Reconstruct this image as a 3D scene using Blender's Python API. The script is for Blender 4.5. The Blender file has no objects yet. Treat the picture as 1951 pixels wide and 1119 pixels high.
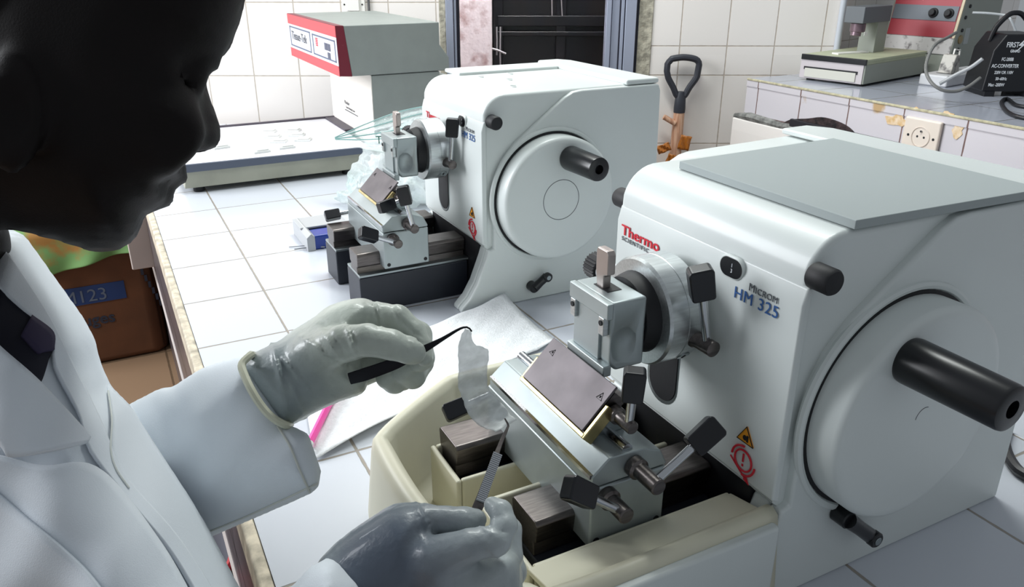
import bpy, bmesh, math, random
import numpy as np
from mathutils import Vector, Matrix, Euler
from math import sin, cos, pi, radians as R_, hypot, atan2
random.seed(4)
SC = bpy.context.scene
COL = SC.collection
# ---------------------------------------------------------------- camera model
FPX, PIT, YAW, H = 1499.07, R_(22.698), R_(27.1365), .47
PCX, PCY = 967., 544.
CF = Vector((sin(YAW)*cos(PIT), cos(YAW)*cos(PIT), -sin(PIT)))
CR = Vector((cos(YAW), -sin(YAW), 0)); CU = CR.cross(CF)
CO = Vector((0, 0, H))
def ray(u, v): return CF + CR*((u-PCX)/FPX) - CU*((v-PCY)/FPX)
def pd(u, v, d): return CO + ray(u, v)*d                 # point at depth d
def oz(u, v, z): r = ray(u, v); return CO + r*((z-H)/r.z)
def oy(u, v, y): r = ray(u, v); return CO + r*(y/r.y)
def ox(u, v, x): r = ray(u, v); return CO + r*(x/r.x)
cam = bpy.data.objects.new('camera', bpy.data.cameras.new('camera')); COL.objects.link(cam)
cam.data.sensor_width = 36; cam.data.lens = FPX/1951*36
cam.data.shift_x = (975.5-PCX)/1951; cam.data.shift_y = (PCY-559.5)/1951
cam.data.clip_start = .02
cam.matrix_world = Matrix(((CR.x, CU.x, -CF.x, CO.x), (CR.y, CU.y, -CF.y, CO.y), (CR.z, CU.z, -CF.z, CO.z), (0, 0, 0, 1)))
SC.camera = cam
# ---------------------------------------------------------------- materials
MATS = {}
def lin(c):
    return tuple(((x/255)/12.92 if x/255 <= .04045 else ((x/255+.055)/1.055)**2.4) for x in c)
def mat(name, rgb, rough=.5, metal=0., noise=0., nscale=30, rgb2=None, bump=0., bscale=200, trans=0., alpha=1., coat=0., spec=.5, bdist=.001, stretch=None, contrast=(.35,.65), sss=0.):
    if name in MATS: return MATS[name]
    m = bpy.data.materials.new(name); m.use_nodes = True; nt = m.node_tree; N = nt.nodes; L = nt.links
    b = N['Principled BSDF']; b.inputs['Base Color'].default_value = (*lin(rgb), 1)
    b.inputs['Roughness'].default_value = rough; b.inputs['Metallic'].default_value = metal
    b.inputs['Transmission Weight'].default_value = trans; b.inputs['Alpha'].default_value = alpha
    b.inputs['Coat Weight'].default_value = coat; b.inputs['Specular IOR Level'].default_value = spec
    if sss: b.inputs['Subsurface Weight'].default_value = sss; b.inputs['Subsurface Radius'].default_value = (.01,.01,.01)
    tc = N.new('ShaderNodeTexCoord'); out = tc.outputs['Object']
    if stretch:
        mp = N.new('ShaderNodeMapping'); mp.inputs['Scale'].default_value = stretch; L.new(out, mp.inputs[0]); out = mp.outputs[0]
    if rgb2 or noise:
        n = N.new('ShaderNodeTexNoise'); n.inputs['Scale'].default_value = nscale; n.inputs['Detail'].default_value = 5
        L.new(out, n.inputs['Vector'])
        r = N.new('ShaderNodeValToRGB'); r.color_ramp.elements[0].position = contrast[0]; r.color_ramp.elements[1].position = contrast[1]
        c2 = rgb2 or tuple(max(0, x*(1-noise)) for x in rgb)
        r.color_ramp.elements[0].color = (*lin(c2), 1); r.color_ramp.elements[1].color = (*lin(rgb), 1)
        L.new(n.outputs['Fac'], r.inputs[0]); L.new(r.outputs[0], b.inputs['Base Color'])
    if bump:
        n2 = N.new('ShaderNodeTexNoise'); n2.inputs['Scale'].default_value = bscale; n2.inputs['Detail'].default_value = 4
        L.new(out, n2.inputs['Vector'])
        bp = N.new('ShaderNodeBump'); bp.inputs['Strength'].default_value = bump; bp.inputs['Distance'].default_value = bdist
        L.new(n2.outputs['Fac'], bp.inputs['Height']); L.new(bp.outputs[0], b.inputs['Normal'])
    MATS[name] = m; return m
def tile_mat(name, rgb, grout, sx, sy, ox_=0, oy_=0, gw=.004, axes='XY', rough=.25, rows=None, var=.04, dirt=None):
    """square tiles laid on object coordinates, with grout lines gw wide"""
    m = bpy.data.materials.new(name); m.use_nodes = True; nt = m.node_tree; N = nt.nodes; L = nt.links
    b = N['Principled BSDF']; b.inputs['Roughness'].default_value = rough
    tc = N.new('ShaderNodeTexCoord'); sp = N.new('ShaderNodeSeparateXYZ'); L.new(tc.outputs['Object'], sp.inputs[0])
    def mth(op, a, b_=None, c=None):
        n = N.new('ShaderNodeMath'); n.operation = op
        for i, x in enumerate((a, b_, c)):
            if x is None: continue
            if isinstance(x, (int, float)): n.inputs[i].default_value = x
            else: L.new(x, n.inputs[i])
        return n.outputs[0]
    nz = N.new('ShaderNodeTexNoise'); nz.inputs['Scale'].default_value = 60; L.new(tc.outputs['Object'], nz.inputs['Vector'])
    jit = mth('MULTIPLY', mth('SUBTRACT', nz.outputs['Fac'], .5), gw*.5)
    U = sp.outputs[axes[0]]; V = sp.outputs[axes[1]]
    fu = mth('DIVIDE', mth('SUBTRACT', U, ox_), sx)
    du = mth('ABSOLUTE', mth('MULTIPLY', mth('SUBTRACT', fu, mth('ROUND', fu)), sx))
    if rows:
        dv = None
        for z in rows:
            d = mth('ABSOLUTE', mth('SUBTRACT', V, z)); dv = d if dv is None else mth('MINIMUM', dv, d)
        cv = mth('FLOOR', mth('MULTIPLY', V, 5))
    else:
        fv = mth('DIVIDE', mth('SUBTRACT', V, oy_), sy)
        dv = mth('ABSOLUTE', mth('MULTIPLY', mth('SUBTRACT', fv, mth('ROUND', fv)), sy)); cv = mth('FLOOR', fv)
    dd = mth('ADD', mth('MINIMUM', du, dv), jit)
    mask = N.new('ShaderNodeMapRange'); mask.inputs['From Min'].default_value = gw*.35; mask.inputs['From Max'].default_value = gw*.65
    L.new(dd, mask.inputs['Value'])
    cmb = N.new('ShaderNodeCombineXYZ'); L.new(mth('FLOOR', fu), cmb.inputs[0]); L.new(cv, cmb.inputs[1])
    wn = N.new('ShaderNodeTexWhiteNoise'); L.new(cmb.outputs[0], wn.inputs['Vector'])
    mx0 = N.new('ShaderNodeMix'); mx0.data_type = 'RGBA'; L.new(wn.outputs['Value'], mx0.inputs['Factor'])
    mx0.inputs[6].default_value = (*lin(rgb), 1); mx0.inputs[7].default_value = (*lin(tuple(x*(1-var) for x in rgb)), 1)
    col = mx0.outputs[2]
    if dirt:
        n3 = N.new('ShaderNodeTexNoise'); n3.inputs['Scale'].default_value = dirt[1]; n3.inputs['Detail'].default_value = 8; L.new(tc.outputs['Object'], n3.inputs['Vector'])
        r3 = N.new('ShaderNodeMapRange'); r3.inputs['From Min'].default_value = dirt[2]; r3.inputs['From Max'].default_value = dirt[2]+.05; L.new(n3.outputs['Fac'], r3.inputs['Value'])
        md = N.new('ShaderNodeMix'); md.data_type = 'RGBA'; L.new(r3.outputs[0], md.inputs['Factor']); L.new(col, md.inputs[6]); md.inputs[7].default_value = (*lin(dirt[0]), 1); col = md.outputs[2]
    mx = N.new('ShaderNodeMix'); mx.data_type = 'RGBA'; L.new(mask.outputs[0], mx.inputs['Factor'])
    mx.inputs[6].default_value = (*lin(grout), 1); L.new(col, mx.inputs[7]); L.new(mx.outputs[2], b.inputs['Base Color'])
    bp = N.new('ShaderNodeBump'); bp.inputs['Distance'].default_value = .0008; bp.inputs['Strength'].default_value = .7
    L.new(mask.outputs[0], bp.inputs['Height']); L.new(bp.outputs[0], b.inputs['Normal'])
    return m
white = mat('white_enamel', (214,220,218), .38, noise=.02, nscale=6, bump=.05, bscale=900, bdist=.0002, coat=.1)
cream = mat('cream_plastic', (226,224,206), .42, noise=.05, nscale=8)
tray_m = mat('cream_tray_plastic', (216,212,190), .4, noise=.04, nscale=10)
black = mat('black_plastic', (10,11,16), .3)
blackm = mat('black_matt', (14,15,20), .6)
grip_m = mat('grip_plastic', (9,11,19), .3)
navy = mat('anthracite_base', (34,38,48), .45)
alu = mat('brushed_aluminium', (200,205,206), .34, .9, noise=.08, nscale=40, stretch=(1,12,12))
alu_d = mat('darker_aluminium', (156,164,166), .36, .9)
alu_b = mat('satin_aluminium_block', (172,181,182), .42, .6, noise=.06, nscale=20)
steel = mat('polished_steel', (190,192,195), .16, 1.)
steel_d = mat('dark_steel', (112,106,104), .34, 1., noise=.15, nscale=60, stretch=(1,8,8))
plate_m = mat('knife_plate_steel', (112,106,109), .45, .6, noise=.2, nscale=22)
brass = mat('brass', (200,184,132), .3, 1., noise=.15, nscale=60)
matgrey = mat('grey_rubber_mat', (160,168,168), .7, bump=.3, bscale=2500, bdist=.0002)
red_t = mat('red_print', (205,28,48), .5)
grey_t = mat('grey_print', (80,84,90), .5)
blue_t = mat('blue_print', (52,96,158), .5)
orange_t = mat('orange_print', (228,150,30), .5)
white_t = mat('white_print', (225,228,232), .5)
# ---------------------------------------------------------------- mesh helpers
XM, YM, ZM = Vector((-1,0,0)), Vector((0,-1,0)), Vector((0,0,1))
class B:
    def __init__(s): s.bm = bmesh.new()
    def _tag(s): return set(s.bm.verts)
    def box(s, x0, x1, y0, y1, z0, z1, M=None):
        v = [s.bm.verts.new(p) for p in ((x0,y0,z0),(x1,y0,z0),(x1,y1,z0),(x0,y1,z0),(x0,y0,z1),(x1,y0,z1),(x1,y1,z1),(x0,y1,z1))]
        for f in ((3,2,1,0),(4,5,6,7),(0,1,5,4),(1,2,6,5),(2,3,7,6),(3,0,4,7)): s.bm.faces.new([v[i] for i in f])
        if M is not None:
            for q in v: q.co = M @ q.co
        return s
    def prism(s, poly, axis, a, b, M=None):
        """polygon in the two other axes (in xyz order) extruded along axis from a to b"""
        def p3(p, t):
            return {'x': (t, p[0], p[1]), 'y': (p[0], t, p[1]), 'z': (p[0], p[1], t)}[axis]
        lo = [s.bm.verts.new(p3(p, a)) for p in poly]; hi = [s.bm.verts.new(p3(p, b)) for p in poly]
        n = len(poly); fs = []
        fs.append(s.bm.faces.new(lo)); fs.append(s.bm.faces.new(hi[::-1]))
        for i in range(n): fs.append(s.bm.faces.new((lo[i], hi[i], hi[(i+1) % n], lo[(i+1) % n])))
        if M is not None:
            for q in lo+hi: q.co = M @ q.co
        bmesh.ops.recalc_face_normals(s.bm, faces=fs)
        return s
    def lathe(s, prof, p, ax, seg=32, cap=True):
        """profile [(t along axis, radius)] around axis from point p"""
        p = Vector(p); ax = Vector(ax).normalized()
        q = ax.orthogonal().normalized(); w = ax.cross(q)
        rings = []
        for t, r in prof:
            rings.append([s.bm.verts.new(p+ax*t+(q*cos(2*pi*i/seg)+w*sin(2*pi*i/seg))*max(r, 1e-5)) for i in range(seg)])
        fs = []
        for a, b in zip(rings, rings[1:]):
            for i in range(seg): fs.append(s.bm.faces.new((a[i], a[(i+1) % seg], b[(i+1) % seg], b[i])))
        if cap:
            fs.append(s.bm.faces.new(rings[0][::-1])); fs.append(s.bm.faces.new(rings[-1]))
        bmesh.ops.recalc_face_normals(s.bm, faces=fs)
        return s
    def cyl(s, a, b, r, r2=None, seg=28, bev=0.):
        a = Vector(a); b = Vector(b); L = (b-a).length; r2 = r if r2 is None else r2
        pr = [(0, r), (L, r2)] if not bev else [(0, r-bev), (bev, r), (L-bev, r2), (L, r2-bev)]
        return s.lathe(pr, a, b-a, seg)
    def tube(s, pts, r, seg=10, closed=False, flat=1.):
        pts = [Vector(p) for p in pts]; n = len(pts)
        rr = r if isinstance(r, (list, tuple)) else [r]*n
        T = [(pts[(i+1) % n if closed else min(i+1, n-1)]-pts[i-1 if (i or closed) else 0]).normalized() for i in range(n)]
        q = T[0].orthogonal().normalized(); rings = []
        for i in range(n):
            q = (q-T[i]*q.dot(T[i])).normalized(); w = T[i].cross(q)
            rings.append([s.bm.verts.new(pts[i]+(q*cos(2*pi*k/seg)+w*sin(2*pi*k/seg)*flat)*rr[i]) for k in range(seg)])
        for i in range(n if closed else n-1):
            a, b = rings[i], rings[(i+1) % n]
            for k in range(seg): s.bm.faces.new((a[k], a[(k+1) % seg], b[(k+1) % seg], b[k]))
        if not closed:
            s.bm.faces.new(rings[0][::-1]); s.bm.faces.new(rings[-1])
        return s
    def torus(s, c, ax, R, r, seg=40, arc=(0, 2*pi), m=8):
        ax = Vector(ax).normalized(); q = ax.orthogonal().normalized(); w = ax.cross(q); c = Vector(c)
        full = arc[1]-arc[0] > 6.28; n = seg if full else seg+1
        pts = [c+(q*cos(arc[0]+(arc[1]-arc[0])*i/seg)+w*sin(arc[0]+(arc[1]-arc[0])*i/seg))*R for i in range(n)]
        return s.tube(pts, r, m, closed=full)
    def ball(s, c, r, seg=20, M=None, sc=(1,1,1)):
        T = Matrix.Translation(c) @ Matrix.Diagonal((r*sc[0], r*sc[1], r*sc[2], 1))
        if M is not None: T = Matrix.Translation(c) @ M @ Matrix.Diagonal((r*sc[0], r*sc[1], r*sc[2], 1))
        bmesh.ops.create_uvsphere(s.bm, u_segments=seg, v_segments=seg//2+2, radius=1, matrix=T); return s
    def grid(s, rows):
        vs = [[s.bm.verts.new(p) for p in r] for r in rows]
        for a, b in zip(vs, vs[1:]):
            for i in range(len(a)-1): s.bm.faces.new((a[i], a[i+1], b[i+1], b[i]))
        return s
def obj(name, b, m, parent=None, bev=0., seg=2, angle=35, solid=0., sub=0, loc=None, mods=None):
    bm = b.bm if isinstance(b, B) else b
    me = bpy.data.meshes.new(name)
    for f in bm.faces: f.smooth = True
    bm.normal_update()
    for e in bm.edges:
        if len(e.link_faces) == 2 and e.calc_face_angle(0) > R_(angle): e.smooth = False
    bm.to_mesh(me); bm.free()
    o = bpy.data.objects.new(name, me); COL.objects.link(o); me.materials.append(m)
    if parent is not None: o.parent = parent
    if loc is not None: o.location = loc
    if solid:
        md = o.modifiers.new('thickness', 'SOLIDIFY'); md.thickness = solid; md.offset = 0
    if sub:
        md = o.modifiers.new('smooth', 'SUBSURF'); md.levels = sub; md.render_levels = sub
    if bev:
        md = o.modifiers.new('bevel', 'BEVEL'); md.width = bev; md.segments = seg; md.limit_method = 'ANGLE'; md.angle_limit = R_(30); md.harden_normals = True
    return o
def tag(o, label=None, cat=None, group=None, kind=None):
    if label: o['label'] = label
    if cat: o['category'] = cat
    if group: o['group'] = group
    if kind: o['kind'] = kind
    return o
def empty(name, loc, label=None, cat=None, group=None, rotz=0):
    o = bpy.data.objects.new(name, None); COL.objects.link(o); o.location = loc; o.rotation_euler = (0, 0, rotz); o.empty_display_size = .05
    return tag(o, label, cat, group)
def text(name, s, m, parent, origin, xdir, ydir, size, bold=0., xs=1., extr=.0002, align='LEFT', spacing=1.):
    c = bpy.data.curves.new(name, 'FONT'); c.body = s; c.size = size; c.offset = bold; c.extrude = extr; c.align_x = align; c.space_character = spacing
    t = bpy.data.objects.new(name, c); COL.objects.link(t)
    dg = bpy.context.evaluated_depsgraph_get(); dg.update()
    me = bpy.data.meshes.new_from_object(t.evaluated_get(dg)); bpy.data.objects.remove(t); bpy.data.curves.remove(c)
    X = Vector(xdir).normalized(); Y = Vector(ydir).normalized(); Z = X.cross(Y).normalized()
    Mx = Matrix(((X.x*xs, Y.x, Z.x, origin[0]), (X.y*xs, Y.y, Z.y, origin[1]), (X.z*xs, Y.z, Z.z, origin[2]), (0,0,0,1)))
    me.transform(Mx); me.materials.clear(); me.materials.append(m); me.name = name
    o = bpy.data.objects.new(name, me); COL.objects.link(o)
    if parent is not None: o.parent = parent
    return o
def catmull(pts, n):
    pts = [np.array(p, float) for p in pts]
    if len(pts) == 2: return [pts[0]+(pts[1]-pts[0])*i/(n-1) for i in range(n)]
    # resample by chord length
    P = [2*pts[0]-pts[1]]+pts+[2*pts[-1]-pts[-2]]; out = []
    seg = len(pts)-1
    L = np.cumsum([0]+[np.linalg.norm(pts[i+1][:2]-pts[i][:2])+1e-9 for i in range(seg)])
    for k in range(n):
        s = L[-1]*k/(n-1); i = min(int(np.searchsorted(L, s, side='right'))-1, seg-1); i = max(i, 0)
        t = (s-L[i])/(L[i+1]-L[i]); p0, p1, p2, p3 = P[i:i+4]
        out.append(.5*((2*p1)+(-p0+p2)*t+(2*p0-5*p1+4*p2-p3)*t*t+(-p0+3*p1-3*p2+p3)*t**3))
    return out
# ---------------------------------------------------------------- implicit surfaces
def surface_nets(f, lo, hi, res):
    """mesh of f=0 sampled on a grid"""
    lo = np.array(lo, float); hi = np.array(hi, float)
    n = np.ceil((hi-lo)/res).astype(int)+1
    ax = [lo[i]+np.arange(n[i])*res for i in range(3)]
    X, Y, Z = np.meshgrid(*ax, indexing='ij'); D = f(X, Y, Z)
    ins = D < 0
    c = [D[i:D.shape[0]-1+i, j:D.shape[1]-1+j, k:D.shape[2]-1+k] for i in (0,1) for j in (0,1) for k in (0,1)]
    offs = [(i, j, k) for i in (0,1) for j in (0,1) for k in (0,1)]
    cnt = sum((q < 0).astype(int) for q in c); act = (cnt > 0) & (cnt < 8)
    idx = np.argwhere(act); ids = -np.ones(act.shape, int); ids[tuple(idx.T)] = np.arange(len(idx))
    cv = np.stack([q[tuple(idx.T)] for q in c], 1)
    acc = np.zeros((len(idx), 3)); w = np.zeros(len(idx))
    for a in range(8):
        for b in range(a+1, 8):
            d = [abs(offs[a][t]-offs[b][t]) for t in range(3)]
            if sum(d) != 1: continue
            va, vb = cv[:, a], cv[:, b]; cr = (va < 0) != (vb < 0)
            t = np.where(cr, va/np.where(va-vb == 0, 1, va-vb), 0)
            p = np.array(offs[a])[None]*(1-t[:, None])+np.array(offs[b])[None]*t[:, None]
            acc += np.where(cr[:, None], p, 0); w += cr
    V = lo+(idx+acc/w[:, None])*res
    F = []
    for axn in range(3):
        sl0 = [slice(None)]*3; sl1 = [slice(None)]*3
        sl0[axn] = slice(0, -1); sl1[axn] = slice(1, None)
        a, b = ins[tuple(sl0)], ins[tuple(sl1)]
        e = np.argwhere(a != b); o1, o2 = [(1, 2), (2, 0), (0, 1)][axn]
        e = e[(e[:, o1] > 0) & (e[:, o2] > 0) & (e[:, o1] < n[o1]-1) & (e[:, o2] < n[o2]-1)]
        def g(d1, d2):
            q = e.copy(); q[:, o1] -= d1; q[:, o2] -= d2; return ids[tuple(q.T)]
        quad = np.stack([g(1, 1), g(0, 1), g(0, 0), g(1, 0)], 1)
        fl = ~a[tuple(e.T)]; quad[fl] = quad[fl][:, ::-1]; F.append(quad)
    F = np.concatenate(F)
    return V, F
def smin(a, b, k):
    if k <= 0: return np.minimum(a, b)
    h = np.maximum(k-np.abs(a-b), 0)/k
    return np.minimum(a, b)-h*h*k*.25
def sdf_obj(name, f, lo, hi, res, m, parent=None, T=None, smooth=2, kind=None):
    V, F = surface_nets(f, lo, hi, res)
    me = bpy.data.meshes.new(name); me.from_pydata(V.tolist(), [], F.tolist()); me.update()
    if T is not None: me.transform(T)
    me.polygons.foreach_set('use_smooth', [True]*len(me.polygons)); me.materials.append(m)
    o = bpy.data.objects.new(name, me); COL.objects.link(o)
    if parent is not None: o.parent = parent
    if smooth:
        md = o.modifiers.new('smooth', 'SMOOTH'); md.iterations = smooth; md.factor = .5
    return o
def caps(prims):
    """prims: (a, b, ra, rb, k) or ('e', centre, 3x3 rows axes, radii, k)"""
    def f(X, Y, Z):
        D = None
        for p in prims:
            if isinstance(p[0], str):
                c, A, r, k = p[1:]
                q = [((X-c[0])*A[i][0]+(Y-c[1])*A[i][1]+(Z-c[2])*A[i][2])/r[i] for i in range(3)]
                l = np.sqrt(q[0]**2+q[1]**2+q[2]**2); d = (l-1)*min(r)
            else:
                a, b, ra, rb, k = p; a = np.array(a); b = np.array(b); ab = b-a; L2 = max(ab@ab, 1e-12)
                t = np.clip(((X-a[0])*ab[0]+(Y-a[1])*ab[1]+(Z-a[2])*ab[2])/L2, 0, 1)
                d = np.sqrt((X-a[0]-t*ab[0])**2+(Y-a[1]-t*ab[1])**2+(Z-a[2]-t*ab[2])**2)-(ra+(rb-ra)*t)
            D = d if D is None else smin(D, d, k)
        return D
    return f
def bounds(prims, pad=.01):
    P = []
    for p in prims:
        if isinstance(p[0], str): r = max(p[3]); P += [np.array(p[1])-r, np.array(p[1])+r]
        else:
            for q, r in ((p[0], p[2]), (p[1], p[3])): P += [np.array(q)-r, np.array(q)+r]
    P = np.array(P); return P.min(0)-pad, P.max(0)+pad
# ================================================================ room shell
S = .1577; TX, TY = .173, 1.624
ctile = tile_mat('worktop_tile', (203,207,215), (150,142,132), S, S, TX, TY, .0030, 'XY', .22, var=.03)
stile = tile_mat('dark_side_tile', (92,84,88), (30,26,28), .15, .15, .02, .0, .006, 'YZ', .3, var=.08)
stuff_edge = mat('edge_grout', (222,210,188), .8, noise=.25, nscale=60, bump=.4, bscale=120)
def P2(p): return p
# worktop carrying both machines, tiled
wx0 = .058
wt = empty('tiled_worktop', (0,0,0)); wt['kind'] = 'structure'; wt.name = 'trim_1'
b = B().prism([(wx0, -.6), (1.25, -.6), (1.25, 1.02), (.79, 1.24), (.79, 2.28), (wx0, 2.665)], 'z', -.045, 0)
top = obj('worktop', b, ctile, wt)
b = B().box(wx0-.012, wx0, -.6, 2.66, -.045, -.0005); obj('worktop_edge', b, stuff_edge, wt, bev=.003)
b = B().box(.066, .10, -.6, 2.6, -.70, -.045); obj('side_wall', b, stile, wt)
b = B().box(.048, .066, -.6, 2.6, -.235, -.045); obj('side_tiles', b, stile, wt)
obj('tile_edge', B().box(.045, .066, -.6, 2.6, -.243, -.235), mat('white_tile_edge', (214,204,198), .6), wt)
obj('side_panel', B().box(.0, .05, 1.90, 2.05, -.20, -.05), mat('pale_beige', (206,194,188), .6), wt, bev=.003)

fl = B().box(-3, 3.5, -2, 4.3, -.9, -.70)
tag(obj('floor', fl, tile_mat('floor_tile', (150,122,96), (104,84,64), .3, .3, .05, .1, .006, 'XY', .45, var=.06)), kind='structure')
# back wall with the window opening; local x runs along the wall, z up
WA = R_(-28); W0 = Vector((.95, 2.25, 0))
wd = Vector((cos(WA), sin(WA), 0)); wn_ = Vector((sin(WA), -cos(WA), 0))
wrows = [-.49, -.28, -.066, .1385, .2265, .345, .55, .76, .97, 1.18, 1.39]
wtile = tile_mat('wall_tile', (240,234,229), (190,180,168), .1395, .2, -.168, 0, .003, 'XZ', .22, rows=[-.7,-.49,-.28,-.066,.136,.346,.55,.76,.97,1.18,1.39], var=.03)
wtile2 = tile_mat('wall_tile_right', (240,234,229), (186,174,162), .1395, .2, -.006, 0, .003, 'XZ', .22, rows=[-.7,-.49,-.28,-.066,.1405,.225,.44,.65,.86,1.07], var=.03)
def wall(name, x0, x1, z0, z1, m, parent=None, th=.10):
    b = B().box(x0, x1, 0, th, z0, z1); o = obj(name, b, m, parent); o.location = W0; o.rotation_euler = (0, 0, WA); return tag(o, kind='structure')
HT = 1.75
wall('wall_left', -2.6, -.012, -.70, HT, wtile)
wall('wall_right', .598, 1.165, -.70, HT, wtile2)
wall('wall_back', -.012, .598, -.70, .02, wtile)
wall('wall_back', -.012, .598, 1.2, HT, wtile)
# rough plaster reveals beside the frame
pl = mat('plaster', (196,190,172), .9, noise=.3, nscale=40, bump=.8, bscale=90, bdist=.004)
def wl(name, x0, x1, y0, y1, z0, z1, m, parent, bev=0.):
    o = obj(name, B().box(x0, x1, y0, y1, z0, z1), m, parent, bev=bev); return o
win = empty('window_1', W0, rotz=WA); win['kind'] = 'structure'
frm = mat('window_aluminium', (168,174,192), .35, .35)
gask = mat('window_gasket', (20,20,34), .5)
wl('reveal', -.020, .0, -.004, .08, 0, 1.2, pl, win, .003); wl('reveal', .565, .607, -.004, .08, .0, 1.2, pl, win, .003)
wl('window_frame', .0, .022, -.012, .05, .02, 1.2, frm, win, .002); wl('window_frame', .024, .0305, -.006, .045, .02, 1.2, frm, win, .001)
wl('gasket', .0305, .038, .0, .03, .02, 1.2, gask, win)
wl('window_frame', .470, .485, -.004, .05, .02, 1.2, frm, win, .002); wl('window_frame', .487, .509, .004, .05, .02, 1.2, frm, win, .001)
wl('gasket', .509, .512, -.004, .03, .02, 1.2, gask, win); wl('window_frame', .512, .521, -.012, .05, .02, 1.2, frm, win, .001)
wl('gasket', .521, .524, -.004, .03, .02, 1.2, gask, win); wl('window_frame', .524, .556, -.016, .05, .02, 1.2, frm, win, .002)
wl('gasket', .556, .566, -.0, .03, .02, 1.2, gask, win)
wl('window_frame', .0, .566, -.012, .05, .02, .05, frm, win, .002); wl('window_frame', .0, .566, -.012, .05, 1.17, 1.2, frm, win, .002)
gl = mat('window_glass', (255,255,255), .02, trans=1.); gl.node_tree.nodes['Principled BSDF'].inputs['IOR'].default_value = 1.05
wl('pane', .03, .485, .030, .033, .05, 1.17, gl, win)
# weathered pier and dark cupboard door outside the window
def onw(u, v, off):
    r = ray(u, v); q0 = W0-wn_*off; t = wn_.dot(q0-CO)/wn_.dot(r); p = CO+r*t
    return (p-W0).dot(wd)
OFS = .40; pe = onw(937, 60, OFS)
dsh = pe-.145-.02
o = obj('wall_outside', B().box(-.8, pe, OFS, OFS+.2, -.2, 1.6), mat('whitewash', (240,228,232), .9, rgb2=(176,140,140), nscale=14, contrast=(.30,.44), bump=.6, bscale=60, bdist=.003), None)
o.location = W0; o.rotation_euler = (0, 0, WA); tag(o, kind='structure')
dk = mat('dark_varnished_wood', (10,11,20), .35, rgb2=(22,17,18), nscale=20, stretch=(1, 1, .1))
door = empty('panelled_shutter', W0-wn_*(OFS-.12)+wd*(pe-.147), 'dark blackish wooden panelled shutter with metal bolt outside the window', 'shutter', rotz=WA)
wl('panel', .145, 1.2, .20, .22, -.2, 1.6, dk, door)
for z in (.245, .62): wl('rail', .165, 1.2, .17, .20, z, z+.035, dk, door, .003); 
wl('rail', .165, 1.2, .165, .20, .212, .228, dk, door, .003)
for x in (.150, .37, .70): wl('stile', x, x+.035, .172, .20, -.2, 1.6, dk, door, .003)
b = B(); b.tube([(.163, .150, .15), (.164, .146, .20), (.163, .150, .245)], .003); b.tube([(.176, .150, .06), (.175, .146, .16), (.176, .150, .245)], .003); b.tube([(.135, .146, .175), (.165, .142, .168), (.195, .144, .155)], .0035)
obj('bolt', b, mat('old_metal', (190,186,190), .5, .7), door)
b = B(); b.tube([(.355, .165, .28), (.352, .160, .36), (.358, .165, .46)], .0022); b.tube([(.39, .165, .28), (.385, .160, .34), (.380, .165, .46)], .0022); obj('wire', b, MATS['old_metal'], door)
# side walls and far alcove on the right
o = obj('wall_alcove', B().box(0, 1.6, 0, .1, -.70, HT), wtile2); o.location = W0+wd*1.165+wn_*(-.10)+Vector((0, 0, 0)); o.rotation_euler = (0, 0, R_(14)); tag(o, kind='structure')
# conduit on wall corner
o = obj('wall_conduit', B().cyl((0, 0, .149), (0, 0, 1.5), .009), mat('conduit', (186,190,198), .4)); o.location = W0+wd*1.15+wn_*.012; tag(o, 'grey vertical conduit pipe at the wall corner behind the small grey balance-like device', 'pipe')
# light switch / socket on left wall
sw = empty('wall_socket', W0+wd*(-.268)+wn_*.0+Vector((0,0,.335)), 'small white surface switch box high on the tiled wall above the red fronted console', 'switch', rotz=WA)
pw = mat('white_plastic', (236,234,228), .4)
obj('back_box', B().box(-.034, .034, -.012, 0, -.02, .03), pw, sw, bev=.002); obj('rocker', B().box(-.018, .018, -.017, -.012, -.012, .022), pw, sw, bev=.002)
for s in (-1, 1): obj('screw', B().cyl((s*.026, -.0115, .006), (s*.026, -.0135, .006), .0022), black, sw)
o = obj('switch_cable', B().cyl((.044, -.004, -.02), (.044, -.004, .6), .003), mat('grey_cable', (90,90,92), .5)); o.location = sw.location; o.rotation_euler = (0,0,WA); tag(o, 'thin grey cable clipped to the wall beside the switch box', 'cable')
# ================================================================ embedding console and cold plate on the left
cg = mat('console_grey', (142,148,144), .5, noise=.04, nscale=20, bump=.15, bscale=900, bdist=.0003)
cw = mat('console_white', (232,226,218), .5)
redp = mat('console_red', (208,74,82), .45); redd = mat('console_dark_red', (112,18,40), .45)
ec = empty('embedding_console', (.57, 1.80, 0), 'grey embedding console with a red and white front panel at the left wall', 'laboratory console')
def e(x, y, z=0): return (x-.57, y-1.80, z)
HX, HY, HZ0, HZ1 = .494, 1.80, .217, .328
b = B().prism([(HX+.018-.57, HZ1), (HX+.030-.57, HZ0), (.745-.57+.02, HZ0), (.745-.57+.02, HZ0+.03), (.742-.57, HZ0+.06), (.742-.57, HZ1)], 'y', 0, .47)
obj('head', b, cg, ec, bev=.002)
fp = [(HX-.57, HZ1+.0005), (HX-.57+.002, HZ0+.002), (HX+.030-.57, HZ0), (HX+.018-.57, HZ1)]
b = B().prism(fp, 'y', -.0005, .4705); fr = obj('front_bezel', b, redd, ec)
def fpan(name, z0, z1, y0, y1, m, parent, dx=.0):
    f = lambda z: HX-.57+.002*(HZ1-z)/(HZ1-HZ0)
    b = B().prism([(f(z0)-.001-dx, z0), (f(z1)-.001-dx, z1), (f(z1)+.001, z1), (f(z0)+.001, z0)], 'y', y0, y1); return obj(name, b, m, parent)
fpan('red_band', .303, .3275, 0, .47, redp, ec); fpan('red_band', .2185, .241, 0, .47, redp, ec)
cp = fpan('control_panel', .241, .303, 0, .47, mat('panel_white', (222,224,232), .4), ec)
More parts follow.
